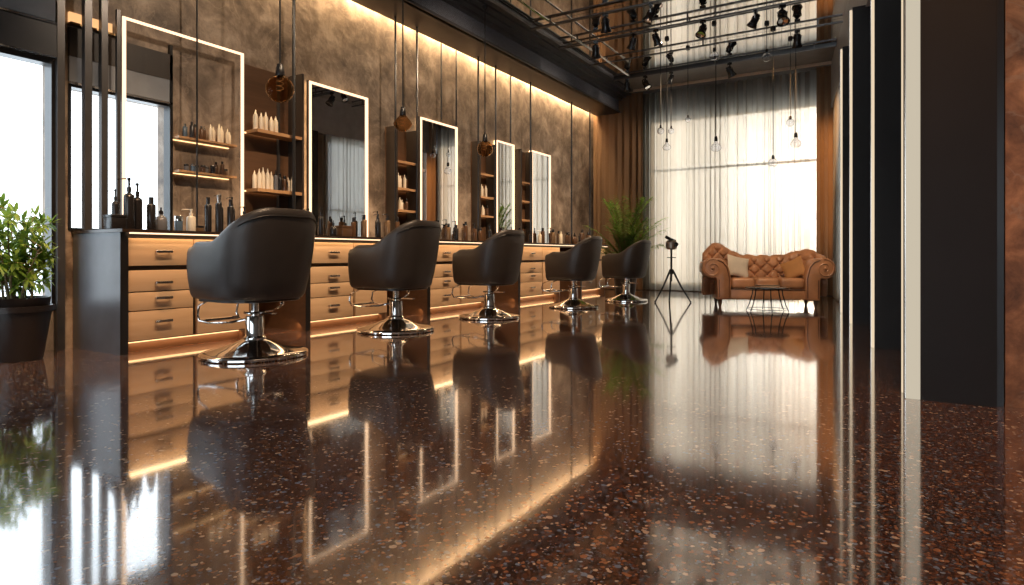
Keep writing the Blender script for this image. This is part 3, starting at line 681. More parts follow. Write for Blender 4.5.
pendant(-1.16, 9.72, 2.30, 3.818, .075, 'lower clear bulb of the pair near the right edge of the curtain', G2, M['clear'], 'drop', cr=.006)
pendant(-2.04, 8.60, 3.38, 3.818, .060, 'clear bulb on a short cord close under the mirror ceiling', G2, M['clear'], cr=.006)
pendant(-1.43, 8.97, 3.36, 3.818, .060, 'clear bulb under the mirror ceiling, above the sofa', G2, M['clear'], cr=.006)

# ------------------------------------------------------------------ ceiling rails and spotlights
def rail(y, z, w, label, x0=-4.19):
    mb = MB(); x1 = xr(y) - .125
    mb.box((x0, y - w, z), (x1, y + w, z + .022)); n = 3
    for i in range(n):
        x = x0 + .3 + (x1 - x0 - .6) * i / (n - 1); mb.box((x - .01, y - .01, z + .022), (x + .01, y + .01, 3.817))
    tag(mb.build('ceiling_rail', M['rod']), label, 'rail', 'rails across the mirror ceiling')
rail(5.9, 3.76, .03, 'ceiling rail nearest the camera')
rail(7.36, 3.75, .028, 'thick ceiling rail above the fourth chair')
rail(8.20, 3.74, .016, 'spotlight rail across the middle of the mirror ceiling')
rail(8.34, 3.77, .008, 'thin rail running just behind the spotlight rail')
rail(9.29, 3.76, .014, 'ceiling rail second from the curtain')
rail(10.30, 3.76, .012, 'ceiling rail nearest the curtain')
mb = MB(); mb.tube([(-3.76, 6.3, 3.70), (-3.76, 9.9, 3.70)], .014, 8)
tag(mb.build('cross_rail', M['chrome']), 'silver rod crossing the ceiling rails lengthwise', 'rail')
def spot_proto():
    o = bpy.data.objects.new('track_spotlight', None); COL.objects.link(o)
    mb = MB(); mb.box((-.03, -.02, -.03), (.03, .02, 0)); mb.tube([(0, 0, -.03), (0, 0, -.075)], .012, 8); mb.build('mount', M['black_plastic'], o)
    T = Matrix.Translation((0, 0, -.10)) @ Matrix.Rotation(math.radians(28), 4, 'X')
    mb = MB(); mb.lathe([(0, .055), (.030, .055), (.036, .045), (.045, -.05), (.062, -.095), (.060, -.10), (.05, -.09), (.035, -.07), (0, -.068)], n=18, xf=T)
    for k in range(3): mb.lathe([(.041, .02 - k * .015), (.046, .017 - k * .015), (.046, .012 - k * .015), (.042, .009 - k * .015)], n=18, xf=T, caps=False)
    mb.build('lamp_head', M['black_plastic'], o)
    mb = MB(); mb.lathe([(0, -.069), (.034, -.071), (.045, -.086), (.0, -.080)], n=16, xf=T); mb.build('lens', M['chrome'], o)
    mb = MB(); mb.tube([(-.042, 0, -.10), (-.05, 0, -.07), (-.02, 0, -.055), (.02, 0, -.055), (.05, 0, -.07), (.042, 0, -.10)], .004, 6); mb.build('bracket', M['handle'], o)
    return o
SP = [(-3.60, 8.20, 3.74, 'black ceiling spotlight nearest the mirror wall, on the middle rail', 20, 1.3), (-3.04, 8.20, 3.74, 'second spotlight from the mirror wall on the middle rail', 60, 1.2),
      (-2.72, 8.20, 3.74, 'third spotlight from the mirror wall on the middle rail', -30, 1.2), (-2.09, 8.20, 3.74, 'spotlight on the middle rail left of the sofa', 160, 1.25),
      (-1.44, 8.20, 3.74, 'spotlight on the middle rail above the sofa', 90, 1.2), (-1.13, 8.20, 3.74, 'last spotlight on the middle rail, toward the pillars', 200, 1.4),
      (-2.20, 10.30, 3.76, 'bronze-lit spotlight on the rail nearest the curtain, right of centre', -50, 1.3), (-3.93, 10.30, 3.76, 'spotlight in the far corner of the mirror ceiling', 20, 1.2),
      (-3.60, 10.30, 3.76, 'second spotlight on the rail nearest the curtain', -100, 1.3), (-3.15, 10.30, 3.76, 'third spotlight on the rail nearest the curtain', 70, 1.1),
      (-1.09, 9.29, 3.76, 'spotlight on the rail second from the curtain, toward the pillars', 10, 1.3),
      (-2.5, 7.36, 3.75, 'spotlight on the thick rail above the fourth chair', 100, 1.3), (-3.1, 7.36, 3.75, 'spotlight on the thick rail near the mirror wall', 10, 1.3)]
sp0 = None
for x, y, z, lab, rz, s in SP:
    o = spot_proto() if sp0 is None else copy_tree(sp0); sp0 = sp0 or o
    o.location = (x, y, z - .001); o.rotation_euler.z = math.radians(rz); s *= .88; o.scale = (s, s, s); tag(o, lab, 'spotlight', 'spotlights on the ceiling rails')

# ------------------------------------------------------------------ styling chairs (local: seat faces +x)
def plan(u, a=.31, b=.325, e=2.6, front=.26):
    """u in [-1,1]; -1/1 the two arm fronts, 0 the middle of the back. returns (x, y, nx, ny)"""
    t = abs(u); sgn = 1 if u >= 0 else -1
    k = .66
    if t <= k:
        an = t / k * PI / 2
        c, s = math.cos(an), math.sin(an)
        rr = (abs(c) ** e + abs(s) ** e) ** (-1 / e); x = -a * c * rr; y = b * s * rr
    else:
        x = front * (t - k) / (1 - k); y = b - .022 * ((t - k) / (1 - k)) ** 1.5
    return x, sgn * y
def make_chair(loc, rz, label):
    o = empty('styling_chair', loc, label, 'chair', 'styling chairs along the counter', rz)
    n = 56; us = [-1 + 2 * i / n for i in range(n + 1)]; zb = .385; th = .055
    def top(u): return .768 + .212 * sstep(.68, .16, abs(u)) - .035 * sstep(.84, 1, abs(u)) ** 2
    def ring(u, shr=1.0, ufx=None):
        x, y = plan(u); x2, y2 = plan(min(1, u + .01)); x1, y1 = plan(max(-1, u - .01))
        tx, ty = x2 - x1, y2 - y1; l = math.hypot(tx, ty); nx, ny = -ty / l, tx / l     # outward or inward
        if nx * x + ny * y < 0 or (abs(u) > .7 and ny * y < 0): nx, ny = -nx, -ny
        zt = top(u); back = sstep(.75, .2, abs(u)); pts = []
        prof = [(-.9, zb), (-.25, zb + .006), (0, zb + .03)] + [(0, zb + .03 + (zt - zb - .07) * q) for q in (.2, .4, .6, .8, 1.0)]
        prof += [(-.08, zt - .018), (-.30, zt - .003), (-.55, zt), (-.80, zt - .008), (-.97, zt - .03)] + [(-1, zb + .03 + (zt - zb - .07) * q) for q in (.85, .6, .35, .15)]
        for d, z in prof:
            h = (z - zb) / .6
            flare = .02 * h + back * .055 * h * h - .028 * (1 - h) ** 2
            bulge = .018 * math.sin(PI * min(1, h / max(.2, (zt - zb) / .6)))
            off_ = d * th + flare * (1 if nx < .5 else .3) + bulge * (1 if d > -.5 else -.3)
            pts.append(Vector((x + nx * off_, y + ny * off_, z)))
        if shr < 1:
            c = sum(pts, Vector()) / len(pts); c2 = Vector((c.x, c.y, 0))
            q = []
            for p in pts:
                v = p - Vector((c.x, c.y, p.z)); zc = (zb + zt) / 2; q.append(Vector((c.x + v.x * shr, c.y + v.y * shr, zc + (p.z - zc) * (1 - (1 - shr) ** 1.6 * .30))))
            pts = q
        return pts
    rings = []
    for s_, dx in ((.25, .036), (.65, .030), (.9, .016)): rings.append([p + Vector((dx, 0, 0)) for p in ring(-1, s_)])
    rings += [ring(u) for u in us]
    for s_, dx in ((.9, .016), (.65, .030), (.25, .036)): rings.append([p + Vector((dx, 0, 0)) for p in ring(1, s_)])
    mb = MB(); mb.loft(rings, True, True); mb.build('shell', M['leather'], o)
    # seam below the rolled top of the back
    mb = MB(); pts = []
    for i in range(25):
        u = -.36 + .72 * i / 24; x, y = plan(u); h = (top(u) - .055 - zb) / .6; l = math.hypot(x, y)
        r_ = ring(u); k = max((p for p in r_ if abs(p.z - (top(u) - .04)) < .05), key=lambda p: p.x * x / l + p.y * y / l); d = Vector((x, y, 0)).normalized()
        q = k.copy(); q.z = top(u) - .052; pts.append(q + d * .001)
    mb.tube(pts, .004, 6); mb.build('back_piping', M['seam'], o)
    # seat
    def slab(ins, levels):
        rs = []
        for z, q in levels:
            rg = []
            for i in range(41):
                x, y = plan(-1 + i / 20); l = max(1e-6, math.hypot(x - .05, y)); f = 1 - (ins + q) / max(.2, l)
                rg.append(Vector((.05 + (x - .05) * f, y * f, z)))
            rg.append(Vector((.315 - q, rg[-1].y * .75, z))); rg.append(Vector((.33 - q, 0, z))); rg.append(Vector((.315 - q, rg[0].y * .75, z))); rs.append(rg)
        m_ = MB(); m_.loft(rs, True, True); return m_
    slab(.062, [(.40, .03), (.41, .008), (.43, 0), (.48, 0), (.505, .008), (.518, .03), (.522, .06)]).build('seat_cushion', M['leather'], o)
    slab(.055, [(.372, .012), (.376, 0), (.399, 0)]).build('seat_base', M['black'], o)
    mb = MB(); mb.lathe([(0, .115), (.06, .115), (.06, .262), (.055, .270), (.03, .272), (0, .272)], n=28); mb.lathe([(.075, .105), (.075, .125), (.061, .135)], n=28, caps=False); mb.build('column', M['chrome'], o)
    mb = MB(); mb.lathe([(0, .271), (.026, .271), (.026, .372), (0, .372)], n=18); mb.build('piston', M['chrome'], o)
    mb = MB(); mb.lathe([(0, .001), (.335, .001), (.345, .008), (.345, .02), (.335, .03), (.30, .036), (.20, .062), (.11, .098), (.078, .116), (0, .116)], n=56); mb.build('base_disc', M['chrome'], o)
    mb = MB()
    for s_ in (-1, 1):
        mb.tube([(.05, .035 * s_, .245), (.12, .09 * s_, .225), (.30, .14 * s_, .215), (.39, .15 * s_, .225), (.415, .15 * s_, .26), (.40, .15 * s_, .33), (.27, .15 * s_, .38)], .008, 8)
    mb.tube([(.39, -.15, .226), (.39, .15, .226)], .011, 8); mb.build('footrest', M['chrome'], o)
    mb = MB(); mb.tube([(.0, -.05, .285), (.02, -.15, .29), (.05, -.24, .31), (.08, -.28, .325)], .007, 8); mb.ball((.085, -.288, .33), .015, 10); mb.build('lever', M['chrome'], o)
    mb = MB(); mb.lathe([(.028, .285), (.07, .285), (.075, .292), (.07, .30), (.028, .30)], n=20); mb.box((-.20, -.018, .288), (-.03, .018, .297)); mb.build('lock_ring', M['chrome'], o)
    return o
CH = [((-3.68, 2.68, 0), 0, 'nearest black leather styling chair, largest in the row'), ((-3.80, 4.22, 0), 3, 'second black styling chair from the camera, under the second amber pendant'),
      ((-3.72, 5.62, 0), -2, 'third black styling chair, in the middle of the row'), ((-3.52, 7.30, 0), 2, 'fourth black styling chair, before the last drawer units'), ((-3.35, 8.74, 0), -4, 'farthest black styling chair, beside the palm')]
c0 = make_chair(CH[0][0], PI, CH[0][2])
for (l, r, lab), q in zip(CH[1:], (1, .965, .94, .915)): clone(c0, l, lab, rz=PI + math.radians(r), scale=(q, q, q))

# ------------------------------------------------------------------ chesterfield sofa (local: faces -y, width on x)
TSO = math.radians(19)
SO = empty('chesterfield_sofa', (-1.455, 8.82, 0), 'tufted cognac leather sofa with scrolled arms before the curtain', 'sofa', None, TSO)
SO.scale = (.965, 1, 1)
def backtop(x):
    return .665 + .185 * math.exp(-((x + .60) / .22) ** 2) + .075 * math.exp(-((x - .58) / .20) ** 2) - .05 * sstep(.66, .84, abs(x)) + .018 * abs(math.sin((x + .05) * PI / .19)) * sstep(-.45, -.3, x)
nx_, nv = 200, 48; rings = []; dimples = []
def tuft(x, z):
    """height of the padding: low at a diamond lattice of buttons and along the pleats"""
    px, pz = .084, .078
    a = x / px + z / pz; b = x / px - z / pz
    f = abs(math.sin(PI * a / 2 * 1.0)) * abs(math.sin(PI * b / 2 * 1.0))
    return min(1, f * 1.5) ** .6
mb = MB()
for i in range(nx_ + 1):
    x = -.80 + 1.60 * i / nx_; zt = backtop(x); fw = .20 * sstep(.42, .80, abs(x)); rg = []
    y0 = .13 - fw
    for j in range(nv + 1):
        t = j / nv; z = .30 + (zt - .075 - .30) * t; lean = .05 * t
        rg.append(Vector((x, y0 + lean - .034 * tuft(x, z - .02), z)))
    rr = .075
    for k in range(1, 9):
        an = PI * k / 8 * 1.1; zc = zt - rr; yc = y0 + .05 + rr * .95
        pad = (.034 * tuft(x, zc + k * .028 - .02)) * max(0, 1 - k / 7)
        rg.append(Vector((x, yc - (rr * .95 + pad) * math.cos(an), zc + (rr + pad * .4) * math.sin(an))))
    rg.append(Vector((x, .33 - fw * .8, .42))); rg.append(Vector((x, .33 - fw * .8, .14))); rg.append(Vector((x, y0 + .02, .14)))
    rings.append(rg)
mb.loft(rings, True, True); mb.build('tufted_back', M['tan'], SO)
mb = MB()
k = 0
for iz in range(-1, 13):
    for ix in range(-10, 11):
        if (ix + iz) % 2: continue
        x = ix * .084; z = iz * .078 + .02
        if abs(x) > .78 or z < .40 or z > backtop(x) - .06: continue
        fw = .20 * sstep(.42, .80, abs(x)); t = (z - .3) / (backtop(x) - .375); mb.ball((x, .13 - fw + .05 * t - .003, z), .010, 8)
mb.build('back_buttons', M['tandark'], SO)['kind'] = 'stuff'
def arm_poly(s):
    pts = [(.50, .10), (.462, .12), (.462, .36), (.475, .45), (.50, .53), (.545, .60), (.60, .635)]
    cx, cz, r = .70, .508, .132
    for a in range(115, -125, -16): pts.append((cx + r * math.cos(math.radians(a)), cz + r * math.sin(math.radians(a))))
    pts += [(.645, .36), (.64, .20), (.64, .10)]
    return [(s * p[0], p[1]) for p in pts]
for s_ in (-1, 1):
    poly = arm_poly(s_)
    if s_ < 0: poly = poly[::-1]
    poly = poly[::-1]
    mb = MB(); mb.prism(poly, -.36, .26, .02); am = mb.build('arm', M['tan'], SO)
    mb = MB(); pts = []
    for i in range(44):
        a = math.radians(100 - i * 15); r = .122 * (1 - i / 50)
        pts.append((s_ * (.70 + r * math.cos(a)), -.362, .508 + r * math.sin(a)))
    mb.tube(pts, .008, 6); mb.ball((s_ * .70, -.362, .508), .022, 10); mb.build('scroll_welt', M['tan'], am)
    mb = MB(); mb.tube([(s_ * .49, -.362, .13), (s_ * .487, -.362, .38), (s_ * .52, -.362, .52), (s_ * .57, -.362, .585), (s_ * .64, -.362, .615)], .006, 6)
    mb.tube([(s_ * .615, -.362, .13), (s_ * .618, -.362, .36)], .006, 6); mb.build('arm_piping', M['tandark'], am)
mb = MB(); mb.rbox((-.485, -.33, .105), (.485, .20, .235), .015); mb.build('seat_rail', M['tan'], SO)
mb = MB(); mb.tube([(-.46, -.333, .236), (.46, -.333, .236)], .007, 6); mb.build('rail_piping', M['tandark'], SO)
for k in range(3):
    a = -.46 + .307 * k; mb = MB(); mb.rbox((a + .002, -.35, .24), (a + .305, .16, .385), .045, seg=4); mb.build('seat_cushion', M['tan'], SO)
for x, y in ((-.60, -.30), (.60, -.30), (-.60, .20), (.60, .20), (.50, -.30), (-.50, -.2)):
    if abs(x) < .55: continue
    mb = MB(); mb.lathe([(0, 0), (.014, 0), (.018, .02), (.028, .06), (.03, .108), (0, .108)], (x, y, 0), 12); mb.build('leg', M['side'], SO)
def cushion(loc, s, label, mat, rot):
    o = bpy.data.objects.new('throw_pillow', None)
    mb = MB(); n = 14; rings = []
    for side in (1, -1):
        pass
    top_, bot = [], []
    V = {}
    for i in range(n + 1):
        for j in range(n + 1):
            u = 2 * i / n - 1; v = 2 * j / n - 1
            pin = 1 - .10 * (abs(u * v)) ** .0 * (1 - max(abs(u), abs(v))) * 0
            hgt = .30 * ((1 - u ** 2) * (1 - v ** 2)) ** .45
            ex = 1 - .07 * (1 - v * v); ey = 1 - .07 * (1 - u * u)
            V[(i, j, 1)] = len(mb.v); mb.v.append(Vector((u * s / 2 * (ey if abs(v) < 2 else 1) * (1 - .07 * (1 - abs(v))) , v * s / 2 * (1 - .07 * (1 - abs(u))), hgt * s / 2 + .001)))
            V[(i, j, -1)] = len(mb.v); mb.v.append(Vector((u * s / 2 * ey * (1 - .07 * (1 - abs(v))), v * s / 2 * (1 - .07 * (1 - abs(u))), -hgt * s / 2 - .001)))
    for i in range(n):
        for j in range(n):
            mb.face([V[(i, j, 1)], V[(i + 1, j, 1)], V[(i + 1, j + 1, 1)], V[(i, j + 1, 1)]], True)
            mb.face([V[(i, j, -1)], V[(i, j + 1, -1)], V[(i + 1, j + 1, -1)], V[(i + 1, j, -1)]], True)
    for i in range(n):
        for a, b in (((i, 0), (i + 1, 0)), ((i + 1, n), (i, n))):
            mb.face([V[a + (-1,)], V[b + (-1,)], V[b + (1,)], V[a + (1,)]], True)
        for a, b in (((0, i + 1), (0, i)), ((n, i), (n, i + 1))):
            mb.face([V[a + (-1,)], V[b + (-1,)], V[b + (1,)], V[a + (1,)]], True)
    bpy.data.objects.remove(o)
    T = Matrix.Translation(SO.location) @ Matrix.Rotation(TSO, 4, 'Z') @ Matrix.Translation(loc) @ rot
    ob = mb.build('throw_pillow', mat); ob.matrix_world = T
    return tag(ob, label, 'pillow', 'throw pillows on the sofa')
cushion((-.33, -.10, .525), .30, 'ivory throw pillow leaning on the left arm of the sofa', M['white_fabric'], Matrix.Rotation(math.radians(22), 4, 'Z') @ Matrix.Rotation(math.radians(66), 4, 'X') @ Matrix.Rotation(math.radians(-14), 4, 'Z'))
cushion((.36, -.10, .50), .28, 'amber brown throw pillow leaning on the right arm of the sofa', M['tan_fabric'], Matrix.Rotation(math.radians(-35), 4, 'Z') @ Matrix.Rotation(math.radians(66), 4, 'X') @ Matrix.Rotation(math.radians(28), 4, 'Z'))

# ------------------------------------------------------------------ round table with tray
TB = empty('side_table', (-1.27, 8.0, 0), 'small round black table with thin bent legs before the sofa', 'table', None, TH)
mb = MB(); mb.lathe([(0, .275), (.245, .275), (.252, .281), (.252, .288), (.245, .292), (0, .292)], n=40); mb.build('tabletop', M['black_plastic'], TB)
for k in range(6):
    a = math.radians(20 + 60 * k); c, s_ = math.cos(a), math.sin(a)
    mb = MB(); mb.tube([(.17 * c, .17 * s_, .2745), (.18 * c, .18 * s_, .20), (.215 * c, .215 * s_, .08), (.25 * c, .25 * s_, .006)], .0065, 6); mb.build('leg', M['cord'], TB)
mb = MB(); mb.tube([(.232 * math.cos(a), .232 * math.sin(a), .03) for a in [2 * PI * i / 36 for i in range(37)]], .004, 5); mb.build('base_ring', M['cord'], TB)
BK = empty('book', (-1.28, 8.03, .2925), 'flat brown book lying on the small round table', 'book', None, TH + .1)
mb = MB(); mb.box((-.125, -.08, 0), (.125, .08, .005)); mb.box((-.125, -.08, .026), (.125, .08, .031)); mb.box((-.125, .074, .005), (.125, .08, .026)); mb.build('cover', M['tan'], BK)
mb = MB(); mb.box((-.12, -.076, .0052), (.12, .0735, .0258)); mb.build('pages', M['paper'], BK)

# ------------------------------------------------------------------ tripod
TP = empty('tripod', (-2.70, 8.84, 0), 'black tripod with small round head left of the sofa', 'tripod', None, TH)
mb = MB(); mb.tube([(0, 0, .30), (0, 0, .76)], .014, 10); mb.lathe([(.014, .40), (.03, .41), (.03, .47), (.014, .48)], n=14, caps=False); mb.build('column', M['cord'], TP)
for k in range(3):
    a = math.radians([200, 335, 82][k]); c, s_ = math.cos(a), math.sin(a); r_ = .27
    mb = MB(); mb.tube([(.02 * c, .02 * s_, .46), (.5 * r_ * c, .5 * r_ * s_, .23), (r_ * c, r_ * s_, .012)], [.015, .013, .010], 8); lg = mb.build('leg', M['cord'], TP)
    mb = MB(); mb.ball((r_ * c, r_ * s_, .014), .015, 8); mb.build('rubber_foot', M['black'], lg)
mb = MB(); mb.lathe([(0, .635), (.065, .637), (.065, .648), (0, .65)], n=20); mb.build('plate', M['cord'], TP)
mb = MB(); mb.lathe([(0, .755), (.05, .757), (.078, .775), (.083, .82), (.078, .868), (.05, .892), (0, .895)], n=24); mb.build('head', M['metalgrey'], TP)
mb = MB(); mb.tube([(-.085, 0, .945), (-.03, 0, .915), (.06, -.01, .882)], [.022, .022, .014], 10); mb.build('handle_grip', M['cord'], TP)
mb = MB(); T = Matrix.Translation((.05, -.06, .825)) @ Matrix.Rotation(math.radians(70), 4, 'X'); mb.lathe([(0, -.01), (.03, -.01), (.03, .03), (.022, .034), (0, .034)], n=16, xf=T); mb.build('lens', M['black_plastic'], TP)

# ------------------------------------------------------------------ plants
def leaf(mb, p, d, up, ln, w, droop=.25):
    d = d.normalized(); side = d.cross(up); side = side.normalized() if side.length > 1e-5 else Vector((1, 0, 0)); nn = side.cross(d)
    n = len(mb.v); m1 = p + d * ln * .35 - nn * ln * droop * .12; m2 = p + d * ln * .7 - nn * ln * droop * .45; tip = p + d * ln - nn * ln * droop
    for q in (p, m1 + side * w * .5, m1 - side * w * .5, m2 + side * w * .42, m2 - side * w * .42, tip): mb.v.append(q)
    mb.face([n, n + 1, n + 2]); mb.face([n + 1, n + 3, n + 4, n + 2]); mb.face([n + 3, n + 5, n + 4])
rp = random.Random(11)
P1 = empty('potted_plant', (-4.84, 1.76, 0), 'leafy green plant in a tapered dark pot before the left window', 'plant')
mb = MB(); mb.lathe([(0, 0), (.135, 0), (.14, .01), (.185, .315), (.20, .317), (.203, .35), (.19, .352), (.18, .34), (.175, .30), (0, .30)], n=32); mb.build('pot', M['pot'], P1)
mb = MB(); mb.lathe([(0, .301), (.165, .301), (.18, .40), (.185, .405), (.175, .405), (.16, .37), (0, .37)], n=32); mb.build('inner_pot', M['pot'], P1)
mb = MB(); mb.lathe([(0, .3705), (.155, .3705), (.10, .385), (0, .39)], n=24); mb.build('soil', M['soil'], P1)
ms, ml = MB(), MB()
for k in range(11):
    a = 2 * PI * k / 11 + rp.uniform(-.2, .2); r0 = rp.uniform(.02, .09); r1 = rp.uniform(.08, .25); hh = rp.uniform(.72, 1.03) - (.13 if k % 3 == 0 else 0)
    if math.cos(a) < -.5: r1 *= .6
    pts = [Vector((r0 * math.cos(a), r0 * math.sin(a), .38))]
    for t in (.3, .6, 1): pts.append(Vector((( r0 + (r1 - r0) * t ** 1.3) * math.cos(a + t * .2), (r0 + (r1 - r0) * t ** 1.3) * math.sin(a + t * .2), .38 + (hh - .38) * t)))
    ms.tube(pts, [.008, .007, .005, .003], 6)
    nb = 13
    for b_ in range(nb):
        t = .18 + .82 * b_ / (nb - 1); f = t * 3; i0 = min(2, int(f)); base = pts[i0].lerp(pts[i0 + 1], f - i0)
        an = rp.uniform(0, 2 * PI); tw = Vector((math.cos(an), math.sin(an), rp.uniform(.1, .8))).normalized(); tip = base + tw * rp.uniform(.05, .13)
        if tip.x < -.24: tip.x = -.24
        ms.tube([base, tip], .0025, 4)
        for q in range(9):
            a2 = 2 * PI * q / 9 + rp.uniform(-.3, .3); up = tw; e1 = tw.orthogonal().normalized(); e2 = tw.cross(e1)
            d = (e1 * math.cos(a2) + e2 * math.sin(a2)) * 1.0 + tw * rp.uniform(.2, .9); leaf(ml, tip, d, Vector((0, 0, 1)), rp.uniform(.06, .10), .024, rp.uniform(.1, .4))
ms.v = [Vector((max(p.x, -.262), p.y, p.z)) for p in ms.v]; ml.v = [Vector((max(p.x, -.255), p.y, p.z)) for p in ml.v]
ms.build('stems', M['stem'], P1); ml.build('foliage', M['leafA'], P1)
P2 = empty('potted_palm', (-3.74, 9.72, 0), 'tall feathery palm in a dark pot behind the farthest styling chair', 'plant')
mb = MB(); mb.lathe([(0, 0), (.15, 0), (.155, .01), (.20, .41), (.21, .42), (.205, .43), (.19, .42), (.18, .38), (0, .38)], n=32); mb.build('pot', M['pot'], P2)
mb = MB(); mb.lathe([(0, .381), (.175, .381), (.1, .39), (0, .395)], n=24); mb.build('soil', M['soil'], P2)
ms, ml = MB(), MB()
for k in range(52):
    a = 2 * PI * k / 52 * 5.3 + rp.uniform(-.3, .3); top_ = rp.uniform(.75, 1.66); sp = rp.uniform(.2, .58) * (1.1 if top_ < 1.3 else .75); ca, sa = math.cos(a), math.sin(a); pts = []
    for i in range(9):
        t = i / 8; pts.append(Vector((ca * (.03 + sp * t ** 1.8), sa * (.03 + sp * t ** 1.8), .38 + (top_ - .38) * (1.12 * t - .16 * t ** 3.5))))
    ms.tube(pts, [.007 - .0055 * i / 8 for i in range(9)], 5)
    for i in range(2, 9):
        for q in (0, .25, .5, .75):
            if i == 8 and q: break
            p = pts[i] if i == 8 else pts[i].lerp(pts[i + 1], q); dd = (pts[min(i + 1, 8)] - pts[i - 1]).normalized(); sd = dd.cross(Vector((0, 0, 1))).normalized()
            for sg in (-1, 1):
                leaf(ml, p, dd * .8 + sd * sg * 1.0 + Vector((0, 0, rp.uniform(-.2, .25))), Vector((0, 0, 1)), rp.uniform(.14, .21), .020, rp.uniform(.2, .5))
ms.build('fronds', M['stem'], P2); ml.build('foliage', M['leafB'], P2)

# ------------------------------------------------------------------ light
def area(name, loc, rot, sx, sy, power, col, spread=None, portal=False):
    l = bpy.data.lights.new(name, 'AREA'); l.shape = 'RECTANGLE'; l.size = sx; l.size_y = sy; l.energy = power; l.color = col
    if spread: l.spread = math.radians(spread)
    if portal: l.cycles.is_portal = True
    o = bpy.data.objects.new(name, l); COL.objects.link(o); o.location = loc; o.rotation_euler = rot
    return o
# cove strip between bulkhead and mirror wall
mb = MB(); mb.box((XW + .012, 2.3, 3.608), (XW + .088, 11.6, 3.63)); tag(mb.build('cove_light', M['ledsoft']), 'long warm LED cove line at the top of the mirror wall', 'light strip')
area('cove_lamp', (XW + .05, 6.95, 3.60), (0, 0, 0), .06, 9.2, 190, (1, .69, .38))
area('worktop_edge_lamp', (-4.43, 6.4, .822), (0, math.radians(-12), 0), .05, 8.3, 7, (1, .62, .30))
area('plinth_lamp', (-4.53, 6.4, .058), (0, math.radians(35), 0), .05, 8.2, 8, (1, .55, .26))
def spot(x, y, z, tx, ty, tz, power, deg, col=(1, .64, .36)):  # added warm fill lamps to brighten floor, walls, drawers, drapes and sofa
    l = bpy.data.lights.new('warm_fill_spot', 'SPOT'); l.energy = power; l.color = col; l.spot_size = math.radians(deg); l.spot_blend = .8; l.shadow_soft_size = .05
    o = bpy.data.objects.new('warm_fill_spot', l); COL.objects.link(o); o.location = (x, y, z)
    o.rotation_euler = Vector((tx - x, ty - y, tz - z)).to_track_quat('-Z', 'Y').to_euler()
spot(-1.2, 2.9, 3.7, -1.4, 3.2, 0, 115, 95, (1, .68, .46)); spot(.2, 1.5, 3.7, .3, 2.3, 0, 150, 75, (1, .48, .24)); spot(-1.6, 5.8, 3.7, -1.9, 6.0, 0, 120, 80, (1, .62, .36))
for yy in (3.6, 6.2, 8.6, 10.6): spot(-2.5, yy - .3, 3.6, -5.1, yy, 2.0, 120, 75, (1, .80, .60))
for yy in (2.6, 4.3, 6.0, 7.8, 9.6): spot(-2.4, yy - .6, 3.6, -4.5, yy, .45, 330, 62, (1, .70, .44))
spot(-3.6, 8.2, 3.55, -4.8, 11.5, 1.6, 110, 55); spot(-1.25, 8.65, 3.6, -.93, 11.5, 1.9, 700, 40, (1, .52, .20))
spot(.45, 1.7, 3.6, .9, 3.5, 1.5, 130, 60, (1, .50, .22)); spot(-3.2, 1.1, 3.6, -5.1, 2.05, .15, 300, 34, (1, .55, .28)); spot(-1.0, 6.4, 3.6, -1.4, 8.7, .4, 330, 42, (1, .72, .46))
# portals / daylight
area('portal_left', (XW - .22, .25, 1.18), (0, math.radians(-90), 0), 1.75, 3.7, 1, (1, 1, 1), portal=True)
area('portal_far', (-2.5, YF + .22, 1.7), (math.radians(-90), 0, 0), 3.0, 3.2, 1, (1, 1, 1), portal=True)
area('portal_near', (-1.3, -4.72, 1.5), (math.radians(90), 0, 0), 5, 2.4, 1, (1, 1, 1), portal=True)
# sky with a bright low sun glow beyond the end window
w = bpy.data.worlds.new('sky'); sc.world = w; w.use_nodes = True; nt = w.node_tree; nt.nodes.clear()
out = nt.nodes.new('ShaderNodeOutputWorld'); bg = nt.nodes.new('ShaderNodeBackground'); L(nt, bg.outputs[0], out.inputs[0])
tc = nt.nodes.new('ShaderNodeTexCoord'); nm = nt.nodes.new('ShaderNodeVectorMath'); nm.operation = 'NORMALIZE'; L(nt, tc.outputs['Generated'], nm.inputs[0])
dt = nt.nodes.new('ShaderNodeVectorMath'); dt.operation = 'DOT_PRODUCT'; sd = Vector((-.105, .99, .115)).normalized(); dt.inputs[1].default_value = sd; L(nt, nm.outputs[0], dt.inputs[0])
mr = nt.nodes.new('ShaderNodeMath'); mr.operation = 'MAXIMUM'; mr.inputs[1].default_value = 0; L(nt, dt.outputs['Value'], mr.inputs[0])
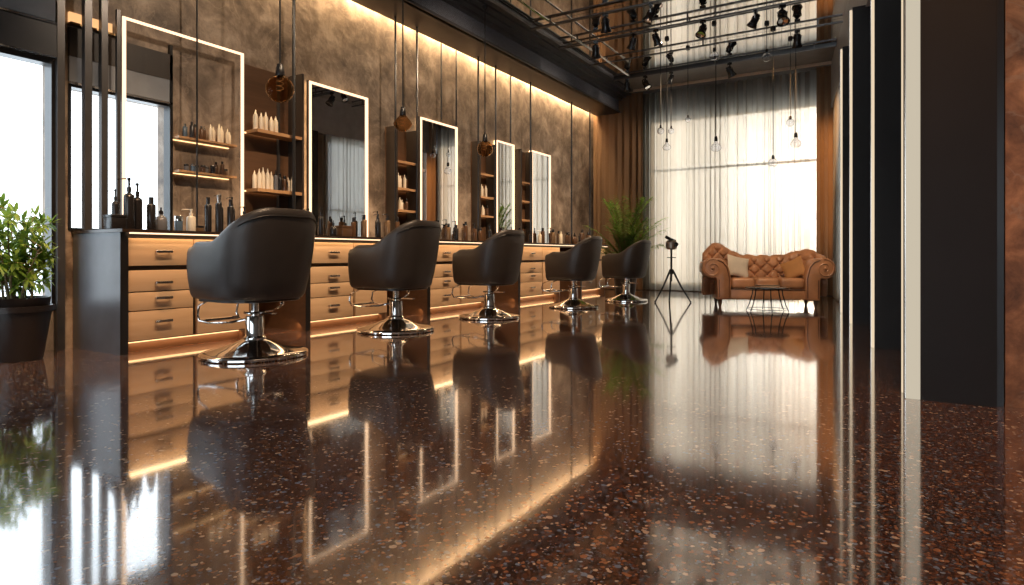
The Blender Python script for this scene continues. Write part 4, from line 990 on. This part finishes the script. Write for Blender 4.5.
pw = nt.nodes.new('ShaderNodeMath'); pw.operation = 'POWER'; pw.inputs[1].default_value = 160; L(nt, mr.outputs[0], pw.inputs[0])
pw2 = nt.nodes.new('ShaderNodeMath'); pw2.operation = 'POWER'; pw2.inputs[1].default_value = 3; L(nt, mr.outputs[0], pw2.inputs[0])
mx = nt.nodes.new('ShaderNodeMix'); mx.data_type = 'RGBA'; mx.inputs[6].default_value = (.78, .90, 1.0, 1); mx.inputs[7].default_value = (1, .93, .80, 1); L(nt, pw2.outputs[0], mx.inputs[0]); L(nt, mx.outputs[2], bg.inputs['Color'])
st = nt.nodes.new('ShaderNodeMath'); st.operation = 'MULTIPLY_ADD'; st.inputs[1].default_value = 22; L(nt, pw.outputs[0], st.inputs[0]); st.inputs[2].default_value = 3.0
st2 = nt.nodes.new('ShaderNodeMath'); st2.operation = 'MULTIPLY_ADD'; st2.inputs[1].default_value = .2; L(nt, pw2.outputs[0], st2.inputs[0]); L(nt, st.outputs[0], st2.inputs[2]); L(nt, st2.outputs[0], bg.inputs['Strength'])
sl = bpy.data.lights.new('sun', 'SUN'); sl.energy = 1.6; sl.color = (1, .72, .42); sl.angle = math.radians(3); so = bpy.data.objects.new('sun', sl); COL.objects.link(so)
so.rotation_euler = (-sd).to_track_quat('-Z', 'Y').to_euler()

# ------------------------------------------------------------------ camera
cam = bpy.data.cameras.new('camera'); co = bpy.data.objects.new('camera', cam); COL.objects.link(co)
co.location = (0, 0, .68); co.rotation_euler = (PI / 2, 0, TH)
cam.sensor_width = 36; cam.lens = 620 / 1024 * 36; cam.shift_y = -37.5 / 1024; cam.clip_start = .05; cam.clip_end = 100
sc.camera = co
sc.view_settings.view_transform = 'Standard'; sc.view_settings.look = 'None'; sc.view_settings.exposure = .2; sc.view_settings.gamma = 1; sc.view_settings.use_curve_mapping = False
cy = sc.cycles; cy.use_denoising = True; cy.max_bounces = 10; cy.diffuse_bounces = 4; cy.glossy_bounces = 6; cy.transmission_bounces = 8; cy.transparent_max_bounces = 12
cy.sample_clamp_indirect = 6; cy.caustics_refractive = False; cy.caustics_reflective = False; cy.blur_glossy = .5
